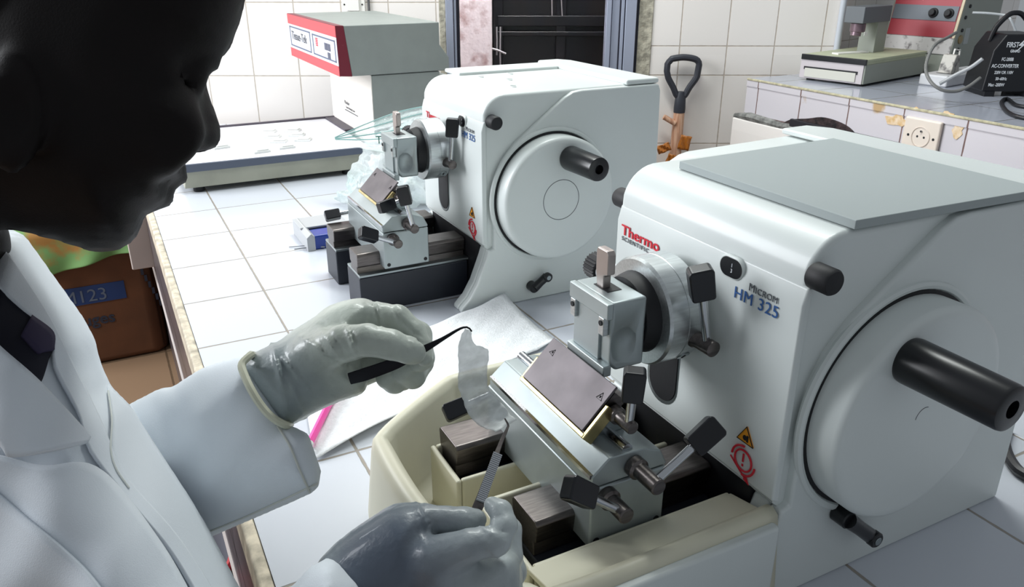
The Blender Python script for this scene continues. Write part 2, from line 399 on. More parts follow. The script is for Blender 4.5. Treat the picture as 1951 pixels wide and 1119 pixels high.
dg_ = mat('panel_blue_grey', (92,104,128), .5)
def frame(y0, y1, z0, z1, w=.0035):
    for a in ((z0, z0+w, y0, y1), (z1-w, z1, y0, y1), (z0, z1, y0, y0+w*2), (z0, z1, y1-w*2, y1)): fpan('panel_line', a[0], a[1], a[2], a[3], dg_, cp, .0006)
frame(.235, .455, .247, .298); frame(.012, .215, .247, .296)
text('console_name', 'Tissue-Tek', grey_t, cp, (HX-.57-.0022+.001, .435, .266), YM, ZM, .030, xs=1.2)
for i in range(5): fpan('indicator', .270+.004*i, .2725+.004*i, .165, .185, red_t, cp, .0008)
for z0, z1, y0, y1 in ((.268, .284, .082, .104), (.268, .284, .055, .077), (.250, .264, .060, .082)): fpan('button', z0, z1, y0, y1, mat('button_dark', (70,76,100), .4), cp, .001)
# column
b = B().box(.0, .17, .002, .36, .0, HZ0-.001); obj('column', b, cg, ec, bev=.002)
b = B().box(-.002, .0, .0022, .3598, .048, HZ0-.001); obj('column_front', b, cw, ec)
for i, (s, z) in enumerate((('Modular', .118), ('Tissue Embedding Center', .108))): text('console_label', s, grey_t, ec, (-.003, .235-.01*i, z), YM, ZM, .013 if i == 0 else .0075)
obj('label_line', B().box(-.0032, -.002, .125, .235, .101, .103), grey_t, ec)
b = B().box(.165, .21, .01, .46, .0, .20); obj('rear_box', b, cg, ec, bev=.002)
# cold plate (grey rim, cream body)
rt = R_(2)
cpl = empty('cold_plate', (.130, 1.762, 0), 'wide low cold plate with white top and dark grey front lip below the console', 'cold plate', rotz=0)
cb_ = mat('beige_metal', (170,170,154), .5, noise=.1, nscale=12)
lip = mat('slate_lip', (84,92,108), .5)
b = B().prism([(.0, .012), (.385, .012), (.408, .045), (.408, .056), (.006, .050)], 'y', .0, .38); obj('body', b, cb_, cpl, bev=.002)
b = B().prism([(.008, .047), (.412, .047), (.412, .062), (.008, .064)], 'y', -.004, .004); obj('front_lip', b, lip, cpl, bev=.001)
b = B().box(.006, .412, .002, .39, .054, .061); obj('top_plate', b, mat('cold_white', (246,246,250), .3), cpl, bev=.001)
b = B(); b.box(.006, .44, .388, .396, .048, .066); b.box(.412, .440, .20, .39, .054, .0645); obj('rear_trim', b, mat('dark_trim', (74,68,78), .5), cpl, bev=.001)
for x in (.03, .36):
    for y in (.02, .34): obj('foot', B().cyl((x, y, 0), (x, y, .013), .012), blackm, cpl)
# tissue cassettes resting on the cold plate
cas = mat('cassette_white', (214,216,214), .5)
spots = [(420, 282, 12), (512, 252, -30), (520, 262, -28), (532, 271, -26), (545, 282, 5), (558, 250, -30), (566, 259, -28), (578, 268, -26), (497, 290, 8)]
c0 = None
for i, (u, v, a) in enumerate(spots):
    p = oz(u, v, .061)
    if c0 is None:
        c0 = empty('embedding_cassette', p, 'x', 'cassette', 'white embedding cassettes on the cold plate')
        bb = B().box(-.019, .019, -.013, .013, 0, .005); obj('tray', bb, cas, c0, bev=.001)
        obj('wax_block', B().box(-.012, .016, -.010, .010, .005, .0085), mat('wax', (236,238,236), .3), c0, bev=.002)
        o = c0
    else:
        o = c0.copy(); COL.objects.link(o)
        for ch in c0.children:
            c = ch.copy(); COL.objects.link(c); c.parent = o
    o.location = p; o.rotation_euler = (0, 0, R_(a))
    o['label'] = ['small white cassette at the left end of the cold plate nearest the face', 'white cassette, rearmost of the left column on the cold plate', 'white cassette, second from the rear in the left column on the cold plate', 'white cassette, third from the rear in the left column on the cold plate', 'white cassette at the front centre of the cold plate', 'white cassette, rearmost of the right column on the cold plate', 'white cassette, middle of the right column on the cold plate', 'white cassette, frontmost of the right column on the cold plate', 'white cassette at the front left of the cold plate columns'][i]
# ================================================================ plastic bag with paper waste
bagm = mat('clear_polythene', (250,254,254), .2, trans=.1, alpha=.46, rgb2=(214,238,232), nscale=14, bump=.8, bscale=55, bdist=.01)
bc = Vector((.520, 1.50, 0))
bpr = [((.45,1.50,.035), (.60,1.45,.04), .035, .045, .05), ((.47,1.52,.07), (.58,1.47,.09), .035, .045, .04), ((.50,1.52,.11),(.57,1.50,.13),.03,.035,.04), ((.44,1.53,.02),(.40,1.55,.012),.022,.008,.02)]
def bagf(X, Y, Z):
    d = caps(bpr)(X, Y, Z)
    w = .006*np.sin(38*X+60*Z+1)*np.sin(55*Y-40*Z)+.004*np.sin(120*X-90*Z+60*Y)+.002*np.sin(260*Z+150*X)
    return np.maximum(d+w, .001-Z)
lo, hi = bounds(bpr, .02)
bag = sdf_obj('plastic_bag', bagf, (lo[0], lo[1], -.004), hi, .0035, bagm, None, smooth=1)
tag(bag, 'clear crumpled plastic bag full of white paper beside the cold plate', 'plastic bag')
rows = []
A = catmull([(638,262,1.58), (700,235,1.56), (760,213,1.52), (822,200,1.45)], 26); Bq = catmull([(640,268,1.56), (700,285,1.52), (770,290,1.47), (835,262,1.40)], 26)
for k in range(12):
    t = k/11; r = []
    for i in range(26):
        a, c = A[i], Bq[i]; u, v, d = a*(1-t)+c*t; r.append(pd(u, v, d+.012*sin(t*17)*min(1, i/8)))
    rows.append(r)
bt = obj('bag_mouth', B().grid(rows), bagm, bag, sub=1, angle=180)
b = B()
for t in (.0, .18, .42, .6):
    b.tube([pd(*(A[i]*(1-t)+Bq[i]*t)[:2], (A[i]*(1-t)+Bq[i]*t)[2]-.006) for i in range(26)], .0011, 6)
obj('fold_edge', b, mat('green_fold', (110,150,146), .4), bag)
text('bag_print', 'TJON DU PA', mat('green_print', (60,110,96), .5), bag, tuple(pd(716, 274, 1.485)), (.93, -.35, 0), (0, 0, 1), .021)
pap = mat('paper_waste', (238,238,240), .8, noise=.08, nscale=30)
pn = ['lowest left', 'lowest middle', 'lowest right', 'upper left', 'upper right', 'topmost']
for i, (x, y, z, r) in enumerate(((.45,1.495,.032,.022), (.515,1.475,.036,.026), (.585,1.455,.040,.026), (.485,1.51,.083,.022), (.555,1.48,.090,.025), (.535,1.50,.130,.018))):
    def cf(X, Y, Z, x=x, y=y, z=z, r=r):
        return np.sqrt((X-x)**2+(Y-y)**2+((Z-z)*1.1)**2)-r+.005*np.sin(130*X+i)*np.sin(110*Y)*np.sin(120*Z+i)+.003*np.sin(300*X+200*Z)
    w = sdf_obj('crumpled_paper', cf, (x-r-.01, y-r-.01, z-r-.01), (x+r+.01, y+r+.01, z+r+.01), .003, pap, None, smooth=0)
    tag(w, f'crumpled white paper wad inside the clear bag, {pn[i]} of the wads', 'paper', 'paper wads in the plastic bag')
# blue tape dispenser-like box left of the rear machine
bl = empty('staple_box', (.305, 1.335, 0), 'small translucent blue box with a grey cover left of the rear microtome', 'box')
blu = mat('blue_plastic', (28,66,168), .25, trans=.25)
gm = mat('grey_cover', (178,180,182), .45)
b = B().box(-.018, .022, -.042, -.004, .0, .026); obj('box_body', b, blu, bl, bev=.003)
b = B().prism([(-.03, .0), (-.03, .024), (-.022, .031), (-.016, .026), (-.016, 0)], 'y', -.045, .06); obj('cover', b, gm, bl, bev=.001)
b = B().box(-.030, .055, .0, .060, .026, .0295); obj('cover_top', b, gm, bl, bev=.001)
b = B().box(-.028, .05, -.002, .056, .002, .026); obj('inner', b, mat('navy_inner', (24,28,52), .5), bl)
b = B(); b.tube([(-.05, -.03, .003), (-.02, -.035, .004), (-.0, -.044, .004)], .0012, 6); b.tube([(-.055, -.012, .002), (-.03, -.02, .003)], .001, 6); obj('wire_end', b, steel, bl)
# ================================================================ shovel against the wall
sv = empty('shovel', W0+wd*.70+wn_*.03+Vector((0, 0, -.84)), 'wooden shovel with black D-shaped handle leaning on the white tiled wall', 'shovel', rotz=WA)
wood = mat('shovel_wood', (222,184,156), .6, rgb2=(170,110,80), nscale=30, stretch=(3, 3, .3))
hz = .84+.192
D = [(-.034, 0, hz+.0), (.0, 0, hz+.004), (.036, 0, hz-.002), (.047, 0, hz-.018), (.044, 0, hz-.050), (.024, 0, hz-.083), (.010, 0, hz-.108), (-.010, 0, hz-.108), (-.024, 0, hz-.083), (-.043, 0, hz-.050), (-.047, 0, hz-.018)]
sD = [tuple(p) for p in catmull(D+[D[0]], 50)][:-1]
gsh = mat('shovel_grip', (48,50,58), .5)
obj('d_handle', B().tube(sD, .0095, 10, closed=True), gsh, sv)
obj('socket', B().lathe([(0, .010), (.02, .016), (.05, .0175), (.062, .017)], (0, 0, hz-.095), (0, 0, -1)), gsh, sv)
b = B().tube([(0, 0, hz-.155), (-.002, 0, hz-.30), (-.006, 0, .30)], [.0165, .018, .019], 16); obj('shaft', b, wood, sv)
tp = mat('orange_tape', (206,128,52), .4, trans=.3)
for cx, cz, w, h, a in ((.020, hz-.245, .017, .022, .2), (-.042, hz-.262, .020, .013, -.4), (-.020, hz-.300, .012, .02, .3)):
    b = B(); M = Matrix.Translation((cx, -.021, cz)) @ Matrix.Rotation(a, 4, 'Y'); b.grid([[M @ Vector((w*(i/6-.5)*2, .004*sin(i*1.7+j), h*(j/6-.5)*2)) for i in range(7)] for j in range(7)]); obj('tape', b, tp, sv, solid=.001)
obj('wooden_peg', B().cyl((-.048, -.012, hz-.168), (-.012, -.012, hz-.188), .008), wood, sv)
obj('blade', B().prism([(-.12, 0), (-.12, .26), (-.03, .30), (.03, .30), (.12, .26), (.12, 0)], 'y', -.012, -.008), steel_d, sv, bev=.002)
# ================================================================ raised bench on the right with socket
RX = 1.66; RZ = .149
rb_top = tile_mat('bench_top_tile', (176,180,192), (120,118,112), .158, .158, RX, .22, .0035, 'XY', .12, var=.03)
rb_face = tile_mat('bench_face_tile', (210,205,210), (120,96,92), .1575, .158, .272, .05, .0035, 'YZ', .25, var=.04, dirt=((186,158,120), 9, .66))
rb = empty('trim_2', (0,0,0)); rb['kind'] = 'structure'
b = B().prism([(RX, -.6), (3.3, -.6), (3.3, 2.0), (2.0, 1.66), (1.965, 1.70), (1.92, 1.73), (RX, 1.735)], 'z', RZ-.02, RZ); obj('bench_top', b, rb_top, rb)
b = B().box(RX+.001, RX+.04, -.6, 1.735, -.2, RZ-.02); obj('bench_face', b, rb_face, rb)
obj('bench_nosing', B().box(RX-.0012, RX+.006, -.6, 1.735, RZ-.021, RZ-.005), rb_face, rb)
b = B().box(RX-.003, RX+.004, -.6, 1.735, RZ-.005, RZ+.001); obj('bench_edge', b, mat('yellowed_grout', (198,190,160), .8, noise=.2, nscale=80), rb, bev=.002)
b = B().box(RX-.014, RX+.001, 1.53, 1.765, -.70, .035); obj('ledge', b, wtile2, rb, bev=.004)
plm = mat('ragged_plaster', (150,150,146), .9, noise=.35, nscale=50, bump=1., bscale=60, bdist=.006)
b = B(); b.tube([(RX-.003, 1.765, .038), (RX-.006, 1.70, .046), (RX-.004, 1.58, .040), (RX-.003, 1.50, .05)], [.008, .012, .010, .004], 8); obj('plaster_edge', b, plm, rb)
hole = mat('broken_mortar', (62,48,48), .95, rgb2=(24,20,22), nscale=60, bump=1., bscale=90, bdist=.005)
pts = catmull([(1.60, .030), (1.56, .060), (1.50, .074), (1.45, .086), (1.40, .084), (1.36, .074), (1.325, .050), (1.31, .02)], 26)
o = obj('broken_mortar_patch', B().prism([(p[0], p[1]) for p in pts], 'x', RX-.004, RX+.002), hole, rb, bev=.002)
cb = obj('cable_trunking', B().box(RX-.010, RX+.0005, -.6, 1.55, .043, .066), mat('black_trunking', (22,20,28), .6), None, bev=.002)
tag(cb, 'long black cable duct running along the foot of the tiled bench face', 'cable duct')
sk = empty('wall_outlet', (RX, 1.160, .0905), 'cream square French-type power outlet on the tiled bench face', 'power outlet')
ivory = mat('ivory_plastic', (224,212,200), .35)
obj('plate', B().box(-.010, 0, -.046, .046, -.040, .040), ivory, sk, bev=.004, seg=3)
b = B().lathe([(0, .0235), (.001, .0235), (.0015, .022), (-.004, .0205), (-.0045, 0)], (-.0100, -.002, 0), (-1,0,0), 40, cap=False); obj('rim', b, mat('ivory_shade', (206,192,180), .4), sk)
b = B()
for y in (-.0085, .0085): b.cyl((-.0145+.0085, y-.002, .0), (-.0060-.0005, y-.002, 0), .0028); 
for y in (-.0085, .0085): b.cyl((-.0102, y-.002, .0), (-.0062, y-.002, 0), .0026)
b.cyl((-.0102, -.034, -.0), (-.0106, -.034, 0), .003); b.cyl((-.0102, .030, 0), (-.0106, .030, 0), .003)
obj('contact_hole', b, blackm, sk); obj('earth_pin', B().cyl((-.0062, -.002, .013), (-.013, -.002, .013), .0024), steel, sk)
# stain patches of old glue on the bench face
glue = mat('old_glue', (208,172,118), .6, rgb2=(226,206,180), nscale=90)
for i, (u, v, w, h, nm) in enumerate(((1708, 230, .030, .013, 'left of the power outlet'), (1745, 210, .012, .006, 'above the power outlet'), (1805, 218, .016, .006, 'right above the power outlet'), (1824, 250, .013, .015, 'right of the power outlet'))):
    p = ox(u, v, RX); pts = [(p.y+w*cos(k*.5)*(1+.3*sin(k*2.3+i)), p.z+h*sin(k*.5)*(1+.3*cos(k*1.7+i))) for k in range(12)]
    o = obj('glue_stain', B().prism(pts, 'x', RX-.0004, RX+.0015), glue, rb)
# ---- flat device with arm and red console on the bench
dv = empty('specimen_heating_station', (1.815, 1.47, RZ), 'low beige station with black edge and grey tissue arm on the raised bench', 'laboratory device', rotz=R_(12))
bei = mat('device_beige', (186,190,160), .5, noise=.06, nscale=14); gry = mat('device_grey', (148,152,142), .5)
obj('body', B().box(0, .34, 0, .185, .006, .056), gry, dv, bev=.002)
obj('front_frame', B().box(-.003, .0, .004, .188, .006, .056), mat('pinkish_grey', (190,182,184), .5), dv, bev=.001)
obj('drawer', B().box(-.006, -.002, .022, .172, .010, .034), mat('drawer_front', (196,194,184), .5), dv, bev=.001); obj('drawer_slot', B().box(-.0045, -.003, .018, .176, .030, .038), blackm, dv)
obj('top_plate', B().box(-.002, .34, -.001, .186, .064, .070), bei, dv, bev=.001)
obj('black_edge', B().box(-.006, .001, -.002, .187, .056, .0705), black, dv, bev=.001)
obj('inner_top', B().box(.004, .338, .002, .184, .056, .064), bei, dv)
b = B().prism([(.06, .135), (.17, .105), (.16, .08), (.05, .11)], 'z', .070, .0735); obj('white_sheet', b, pw, dv)
for x in (.03, .34):
    for y in (.02, .17): obj('foot', B().cyl((x, y, 0), (x, y, .007), .012), blackm, dv)
obj('post', B().box(.175, .235, .075, .125, .069, .155), gry, dv, bev=.002)
obj('arm', B().box(.085, .235, .072, .128, .152, .195), mat('arm_grey', (98,102,106), .5), dv, bev=.002)
b = B(); b.cyl((.110, .098, .152), (.110, .098, .128), .020, bev=.002); b.cyl((.105, .098, .130), (.103, .098, .118), .014); obj('nozzle', b, mat('nozzle', (120,100,108), .35, .5), dv)
obj('white_label', B().box(.10, .118, .0712, .072, .12, .13), pw, dv)
rc = empty('paraffin_console', (2.19, 1.50, RZ), 'tall grey console with a red upright panel and two dark knobs behind the small station', 'laboratory console', rotz=R_(12))
b = B().prism([(0, 0), (.30, 0), (.30, .45), (.09, .45), (.012, .08)], 'y', .0, .205); obj('cabinet', b, gry, rc, bev=.003)
def fpl(name, a0, a1, y0, y1, m, parent, off=.002):
    f = lambda z: .012+(z-.08)*(.078/.37); 
    b = B().prism([(f(a0)-off, a0), (f(a1)-off, a1), (f(a1)+.004, a1), (f(a0)+.004, a0)], 'y', y0, y1); return obj(name, b, m, parent)
fpl('speckled_base', .060, .105, .003, .202, mat('worn_white', (196,192,190), .7, rgb2=(110,104,104), nscale=60, contrast=(.3,.45)), rc)
rp = fpl('red_panel', .105, .44, .009, .198, mat('console_crimson', (158,46,58), .45), rc, .004)
fpl('grey_band', .150, .190, .011, .196, mat('band_grey', (94,100,108), .45), rp, .006)
fpl('panel_edge', .105, .44, .001, .008, mat('edge_cream', (206,190,160), .5), rc, .004)
for y in (.034, .078):
    z = .170; x = .012+(z-.08)*(.078/.37); obj('knob', B().lathe([(0, .014), (.004, .013), (.005, .009), (.016, .008), (.016, 0)], (x-.006, y, z), (-1, 0, .2)), blackm, rp)
fpl('display', .225, .26, .045, .105, black, rp, .007); fpl('display_frame', .218, .266, .038, .112, MATS['band_grey'], rp, .0055)
b = B(); b.cyl((.05, .001, .10), (.05, -.003, .10), .012); obj('inlet', b, mat('brassy', (150,130,90), .4, .6), rc); obj('side_label', B().box(.075, .105, -.001, .001, .085, .13), mat('label_grey', (170,174,172), .5), rc)
for x, z in ((.05, .125), (.05, .072), (.055, .16), (.07, .19)): obj('side_screw', B().cyl((x, .001, z), (x, -.003, z), .005), blackm, rc)
# ---- power strip, plugs and transformer
ps = empty('power_strip', (2.0, 1.36, RZ), 'white power strip with a plug and hanging leads on the raised bench', 'power strip', rotz=R_(10))
obj('strip_body', B().box(0, .26, 0, .075, 0, .030), mat('strip_white', (206,206,208), .35), ps, bev=.005, seg=3)
b = B(); 
for k in range(4): b.cyl((.05+k*.055, .037, .0295), (.05+k*.055, .037, .0305), .018)
obj('outlet', b, mat('strip_grey', (150,150,152), .4), ps)
pg = empty('plug_adapter', (2.055, 1.40, RZ+.031), 'worn whitish multi-way plug adapter standing on the white power strip', 'plug', rotz=.2)
wp = mat('worn_plug', (190,186,178), .5, rgb2=(90,86,84), nscale=50, contrast=(.35,.5))
b = B().prism([(-.024, 0), (.024, 0), (.017, .030), (.008, .048), (-.010, .048), (-.018, .028)], 'y', -.018, .018); obj('adapter_body', b, wp, pg, bev=.003)
b = B().tube([(.01, 0, .046), (.012, 0, .060), (.045, 0, .056), (.047, 0, .036), (.034, 0, .012)], .0022, 8); obj('wire_loop', b, pw, pg)
gc = mat('grey_lead', (112,112,110), .5)
pts = [(1822,62,1.93), (1808,70,1.90), (1782,85,1.88), (1768,110,1.87), (1764,135,1.86), (1775,158,1.84), (1796,172,1.83), (1822,174,1.83), (1845,165,1.83), (1868,148,1.83)]
o = obj('grey_lead', B().tube([pd(*p) for p in catmull(pts, 50)], .0038, 8), gc); tag(o, 'looped grey power lead arching over the white power strip', 'cable')
o = obj('white_lead', B().tube([pd(*p) for p in catmull([(1790,160,1.86), (1820,143,1.84), (1850,128,1.82), (1872,112,1.80)], 20)], .0042, 8), mat('white_lead', (170,172,174), .5)); tag(o, 'straight pale lead running from the power strip up to the transformer', 'cable')
# transformer
tf = empty('converter', tuple(oz(1868, 184, RZ)), 'black AC converter box with white printing and carrying handle at the right edge', 'voltage converter', rotz=R_(-30))
tb = mat('converter_black', (16,17,22), .4)
obj('case', B().prism([(0, .012), (.135, .012), (.132, .118), (.112, .148), (.030, .148), (.008, .110)], 'y', 0, .10), tb, tf, bev=.004, seg=3)
for x in (.02, .115): obj('foot', B().box(x-.012, x+.012, .0, .10, 0, .013), tb, tf)
b = B().tube([tuple(p) for p in catmull([(.018, .05, .128), (.026, .05, .160), (.048, .05, .188), (.066, .05, .194), (.084, .05, .188), (.108, .05, .160), (.116, .05, .128)], 24)], .006, 10); obj('carry_handle', b, tb, tf)
for i, (s, z, sz, x) in enumerate((('FIRST', .118, .017, .034), ('GRAND', .106, .009, .046), ('FC-200B', .086, .011, .030), ('AC-CONVERTER', .070, .012, .010), ('220V OR 110V', .055, .010, .020), ('50~60Hz', .040, .010, .026), ('Max -200W', .025, .011, .012))):
    text('printing', s, white_t, tf, (x, -.0006, z), (1, 0, 0), (0, 0, 1), sz, bold=.0002, xs=.72)
b = B().prism([(.074, .136), (.062, .122), (.070, .121), (.058, .106), (.078, .126), (.071, .127)], 'y', -.0014, .001); obj('lightning_mark', b, white_t, tf)
pts = [(1960,205,0), (1935,200,0), (1918,188,0), (1908,196,0), (1918,212,0), (1938,222,0), (1970,228,0)]
o = obj('black_lead', B().tube([oz(p[0], p[1], RZ+.0046) for p in catmull(pts, 30)], .0045, 8), tb); tag(o, 'black lead coiled in front of the converter at the right edge', 'cable')
o = obj('antenna_rod', B().tube([pd(*p) for p in catmull([(1853,24,2.12), (1880,25,2.11), (1915,29,2.10), (1925,36,2.09), (1942,80,2.12), (1955,150,2.20)], 24)], .003, 8), mat('rod_white', (200,204,206), .4)); tag(o, 'thin white bent rod rising behind the black converter', 'rod')
# dark lead beside the front machine
pts = [(1921,812,.93), (1914,835,.93), (1918,860,.92), (1930,885,.92), (1952,905,.92), (2010,925,.93), (2120,915,.98), (2260,880,1.05)]
pp = [oz(p[0], p[1], .0058) for p in catmull(pts, 40)]
o = obj('mains_lead', B().tube([(p.x, p.y, .0058) for p in pp], .0055, 8), tb); tag(o, 'black mains lead behind the handwheel side of the front microtome', 'cable')
# ================================================================ paper towel, pen
tw = mat('tissue_paper', (236,238,240), .85, bump=.9, bscale=420, bdist=.0012, noise=.04, nscale=200)
c4 = [oz(600, 882, .0), oz(1060, 655, 0), oz(962, 562, .02), oz(570, 700, 0)]
rows = []
for j in range(30):
    r = []
    for i in range(40):
        s, t_ = i/39, j/29
        p = (c4[0]*(1-s)+c4[1]*s)*(1-t_)+(c4[3]*(1-s)+c4[2]*s)*t_
        z = .0035+.0012*sin(s*9+t_*4)+.0016*max(0, sin(s*14-2))*t_ + .018*max(0, s-.6)*2.5*(t_**2) + .006*max(0, .06-t_)*16*abs(sin(s*7))
        z += .0010*sin(s*31)*sin(t_*23); r.append(Vector((p.x, p.y, max(z, .0022))))
    rows.append(r)
o = obj('paper_towel', B().grid(rows), tw, solid=.0012, angle=180); tag(o, 'white embossed paper towel spread on the tiles left of the front microtome', 'paper towel')
a, c = oz(628, 768, .010), oz(590, 845, .010)
d = (c-a).normalized(); a = a-d*.03
pen = tag(empty('pen', (0,0,0)), 'slim pink pen lying on the white paper towel under the sleeve', 'pen')
obj('barrel', B().cyl(a, c, .0042, seg=8), mat('pink_barrel', (232,72,160), .3), pen); obj('tip', B().cyl(c, c+d*.012, .0042, .001), mat('pen_tip', (230,230,230), .4), pen)
# ================================================================ floor items on the left
cbx = mat('cardboard', (106,66,40), .7, noise=.12, nscale=12)
bx = empty('cardboard_box', (-.115, 2.50, -.70), 'large brown cardboard carton on the floor with a blue printed band', 'carton')
b = B(); prof = [(0, .0), (.006, .02), (.0, .10), (-.004, .25), (.0, .42)]
pts = [(-.30, .0), (.15, .0), (.18, .03), (.185, .19), (-.30, .19)]
b.prism(pts, 'z', 0.0, .41); obj('carton_body', b, cbx, bx, bev=.03, seg=5)
obj('blue_band', B().box(-.12, .085, -.0022, .0005, .205, .262), mat('band_blue', (26,58,112), .6), bx)
text('carton_print', 'M123', mat('print_pale', (96,110,130), .6), bx, (-.09, -.0030, .213), (1,0,0), (0,0,1), .055)
text('carton_print', 'Rouges', mat('print_dark', (40,48,66), .6), bx, (-.105, -.0012, .135), (1,0,0), (0,0,1), .05, bold=.001)
b = B()
for i in range(12): z = .40-.022*i; b.box(.10+.012*i*.6, .108+.012*i*.6, -.0015, .0005, z-.02, z)
obj('carton_marks', b, MATS['print_dark'], bx)
grn = mat('green_cloth', (104,142,84), .8, rgb2=(150,108,52), nscale=9, contrast=(.36,.46))
rows = []
for j in range(16):
    r = []
    for i in range(40):
        s = i/39; t_ = j/15; x = -.42+.475*s+.02*sin(t_*3); y = 2.485-.018*t_-.012*sin(s*22)*t_ + (.22 if j == 0 else (.10 if j == 1 else 0)); z = -.262-.10*(t_) - .02*sin(s*5)*t_+(.07 if j < 4 else .0)*(1-j/4 if j < 4 else 0)
        r.append(Vector((x, y, z)))
    rows.append(r)
o = obj('green_bag', B().grid(rows), grn, solid=.004, sub=1, angle=180); tag(o, 'green and orange patterned cloth bag draped over the brown carton', 'cloth bag')
o = obj('hanging_cord', B().tube([pd(*p) for p in catmull([(246,440,2.72), (246,470,2.72), (247,500,2.70), (248,528,2.68), (262,537,2.66), (275,532,2.66)], 24)], .0045, 8), blackm); tag(o, 'black cord hanging in front of the brown carton', 'cord')
qb = oz(452, 1062, -.32)
bs = empty('red_rimmed_bucket', (qb.x-.115, qb.y+.04, -.70), 'grey bucket with a red rim on the floor below the worktop edge', 'bucket')
b = B().lathe([(0, 0), (0, .085), (.38, .115), (.38, .111), (.004, .082), (.004, 0)], (0, 0, 0), (0,0,1), 48, cap=False); obj('bowl', b, mat('grey_basin', (120,120,128), .5), bs)
obj('rim', B().torus((0, 0, .38), (0,0,1), .115, .006, 60), mat('rim_red', (186,30,44), .4), bs)
# ================================================================ rotary microtomes
def arc(cx, cz, r, a0, a1, n):
    return [(cx+r*cos(R_(a0+(a1-a0)*i/n)), cz+r*sin(R_(a0+(a1-a0)*i/n))) for i in range(n+1)]
FO = Vector((.395, .33, 0)); BO = Vector((.446, .935, 0))

def lever_grip(name, c, d, L, w, t, par, face=None):
    """flat black grip paddle centred at c, long along d"""
    d = Vector(d).normalized(); f = Vector(face or (-1,-.3,.3)); f = (f-d*f.dot(d)).normalized(); s = d.cross(f)
    M = Matrix(((d.x, s.x, f.x, c[0]), (d.y, s.y, f.y, c[1]), (d.z, s.z, f.z, c[2]), (0,0,0,1)))
    b = B(); k = .25
    b.prism([(-L/2, -w/2*.86), (-L/2, w/2*.86), (-L/2+.002, w/2*.95), (L/2-w*.12, w/2), (L/2, w/2*.78), (L/2, -w/2*.78), (L/2-w*.12, -w/2), (-L/2+.002, -w/2*.95)], 'z', -t/2, t/2, M)
    return obj(name, b, grip_m, par, bev=.0015, seg=3)
def microtome(O, front, px):
    def fy(u, v, y): return oy(u, v, O.y+y)-O
    def fx(u, v, x): return ox(u, v, O.x+x)-O
    lab = 'white rotary microtome in the foreground with a cream waste tray and grey top mat' if front else 'white rotary microtome standing behind on the tiled counter, with bare dark base blocks'
    t = empty('rotary_microtome', O, lab, 'microtome', 'rotary microtomes on the counter')
    W = .222
    # --- housing: front curve, top, back
    prof = [(0, .095), (0, .258)]+arc(.032, .268, .032, 168, 90, 7)+[(.034, .302), (.278, .302)]+arc(.28, .29, .012, 80, 0, 3)+[(.293, 0), (.0, 0), (.0, .03)]
    prof = [(0, .093), (0, .258)]+arc(.034, .268, .034, 165, 95, 7)+[(.04, .302), (.266, .302)]+arc(.270, .29, .012, 90, 0, 3)+[(.290, .0), (.03, 0), (.03, .06), (.0, .093)]
    b = B().prism(prof, 'y', .007, W)
    body = obj('housing', b, white, t, bev=.005, seg=3)
    # front flap underside edge line
    fl = B().prism([(-.0035, .097), (-.0035, .255), (.0, .268), (.004, .268), (.004, .093)], 'y', .004, W-.002)
    obj('front_cover', fl, white, t, bev=.0025, seg=3)
    # raised side plate with diagonal front edge
    side = [(.292, .0), (.284, .290), (.280, .300), (.15, .300), (.135, .2985), (.122, .292), (.105, .280), (.045, .236), (.026, .214), (.015, .19), (.012, .165), (.012, .09), (.004, .088)]
    foot = [(.000, .075), (-.006, .06), (-.014, .04), (-.026, .02), (-.040, .006), (-.040, 0)]
    b = B().prism(side+foot, 'y', 0.0, .012)
    obj('side_plate', b, white, t, bev=.0045, seg=3)
    for ya_, yb_ in ((.0125, .03), (W-.02, W)): obj('foot', B().prism([(.03, .09), (.004, .088)]+foot+[(.03, 0)], 'y', ya_, yb_), white, t, bev=.003, seg=2)
    b = B().box(.001, .03, .03, W-.02, .001, .093)
    obj('base_front', b, blackm, t)
    # hump of the coarse drive on the far side
    hp = [(.06, .03), (.06, .24)]+arc(.105, .255, .042, 170, 92, 5)+[(.262, .300), (.276, .29), (.286, .03)]
    obj('drive_housing', B().prism(hp, 'y', W, W+.042), white, t, bev=.008, seg=3)
    # top
    if front:
        b = B().prism([(.036, .006), (.226, -.004), (.226, .196), (.036, .190)], 'z', .3025, .3092)
        obj('top_mat', b, matgrey, t, bev=.0008)
        obj('rear_cover', B().prism([(.228, .003), (.280, .003), (.276, .240), (.262, .264), (.228, .264)], 'z', .3005, .3065), white, t, bev=.002)
    else:
        obj('rear_cover', B().prism([(.225, .003), (.282, .003), (.278, .240), (.264, .264), (.225, .264)], 'z', .3005, .3085), white, t, bev=.003)
        b = B(); b.box(.05, .225, .194, W+.03, .3005, .3065)
        obj('tray_rim', b, white, t, bev=.002)
        b = B()
        for cx, cy in ((.075, .165), (.075, .06), (.10, .12), (.13, .175)): b.torus((cx, cy, .3022), ZM, .007, .0012, 18, (0, pi*1.2), 6)
        obj('cup_recess', b, white, t)
    # --- handwheel
    wc = Vector((.103, 0, .157)); r = .0875
    obj('wheel_gap', B().cyl(wc+Vector((0, -.0012, 0)), wc+Vector((0, .004, 0)), .0905, seg=72), blackm, t)
    ring = B().torus(wc+Vector((0, .0005, 0)), YM, .094, .0035, 90)
    obj('wheel_surround', ring, white, t)
    b = B().lathe([(0, r), (.021, r), (.0245, r-.0012), (.0265, r-.0045), (.027, r-.009), (.027, .0)], wc+Vector((0, -.0012, 0)), YM, 96)
    wh = obj('handwheel', b, white, t, angle=50)
    if front:
        b = B().torus(wc+Vector((.0, -.0282, 0)), YM, .009, .0003, 24, (3.6, 5.4), 6)
    else:
        b = B().torus(wc+Vector((0, -.0282, 0)), YM, .0285, .00045, 60)
    obj('cap_seam', b, grey_t, wh)
    hb = Vector(px['handle'])
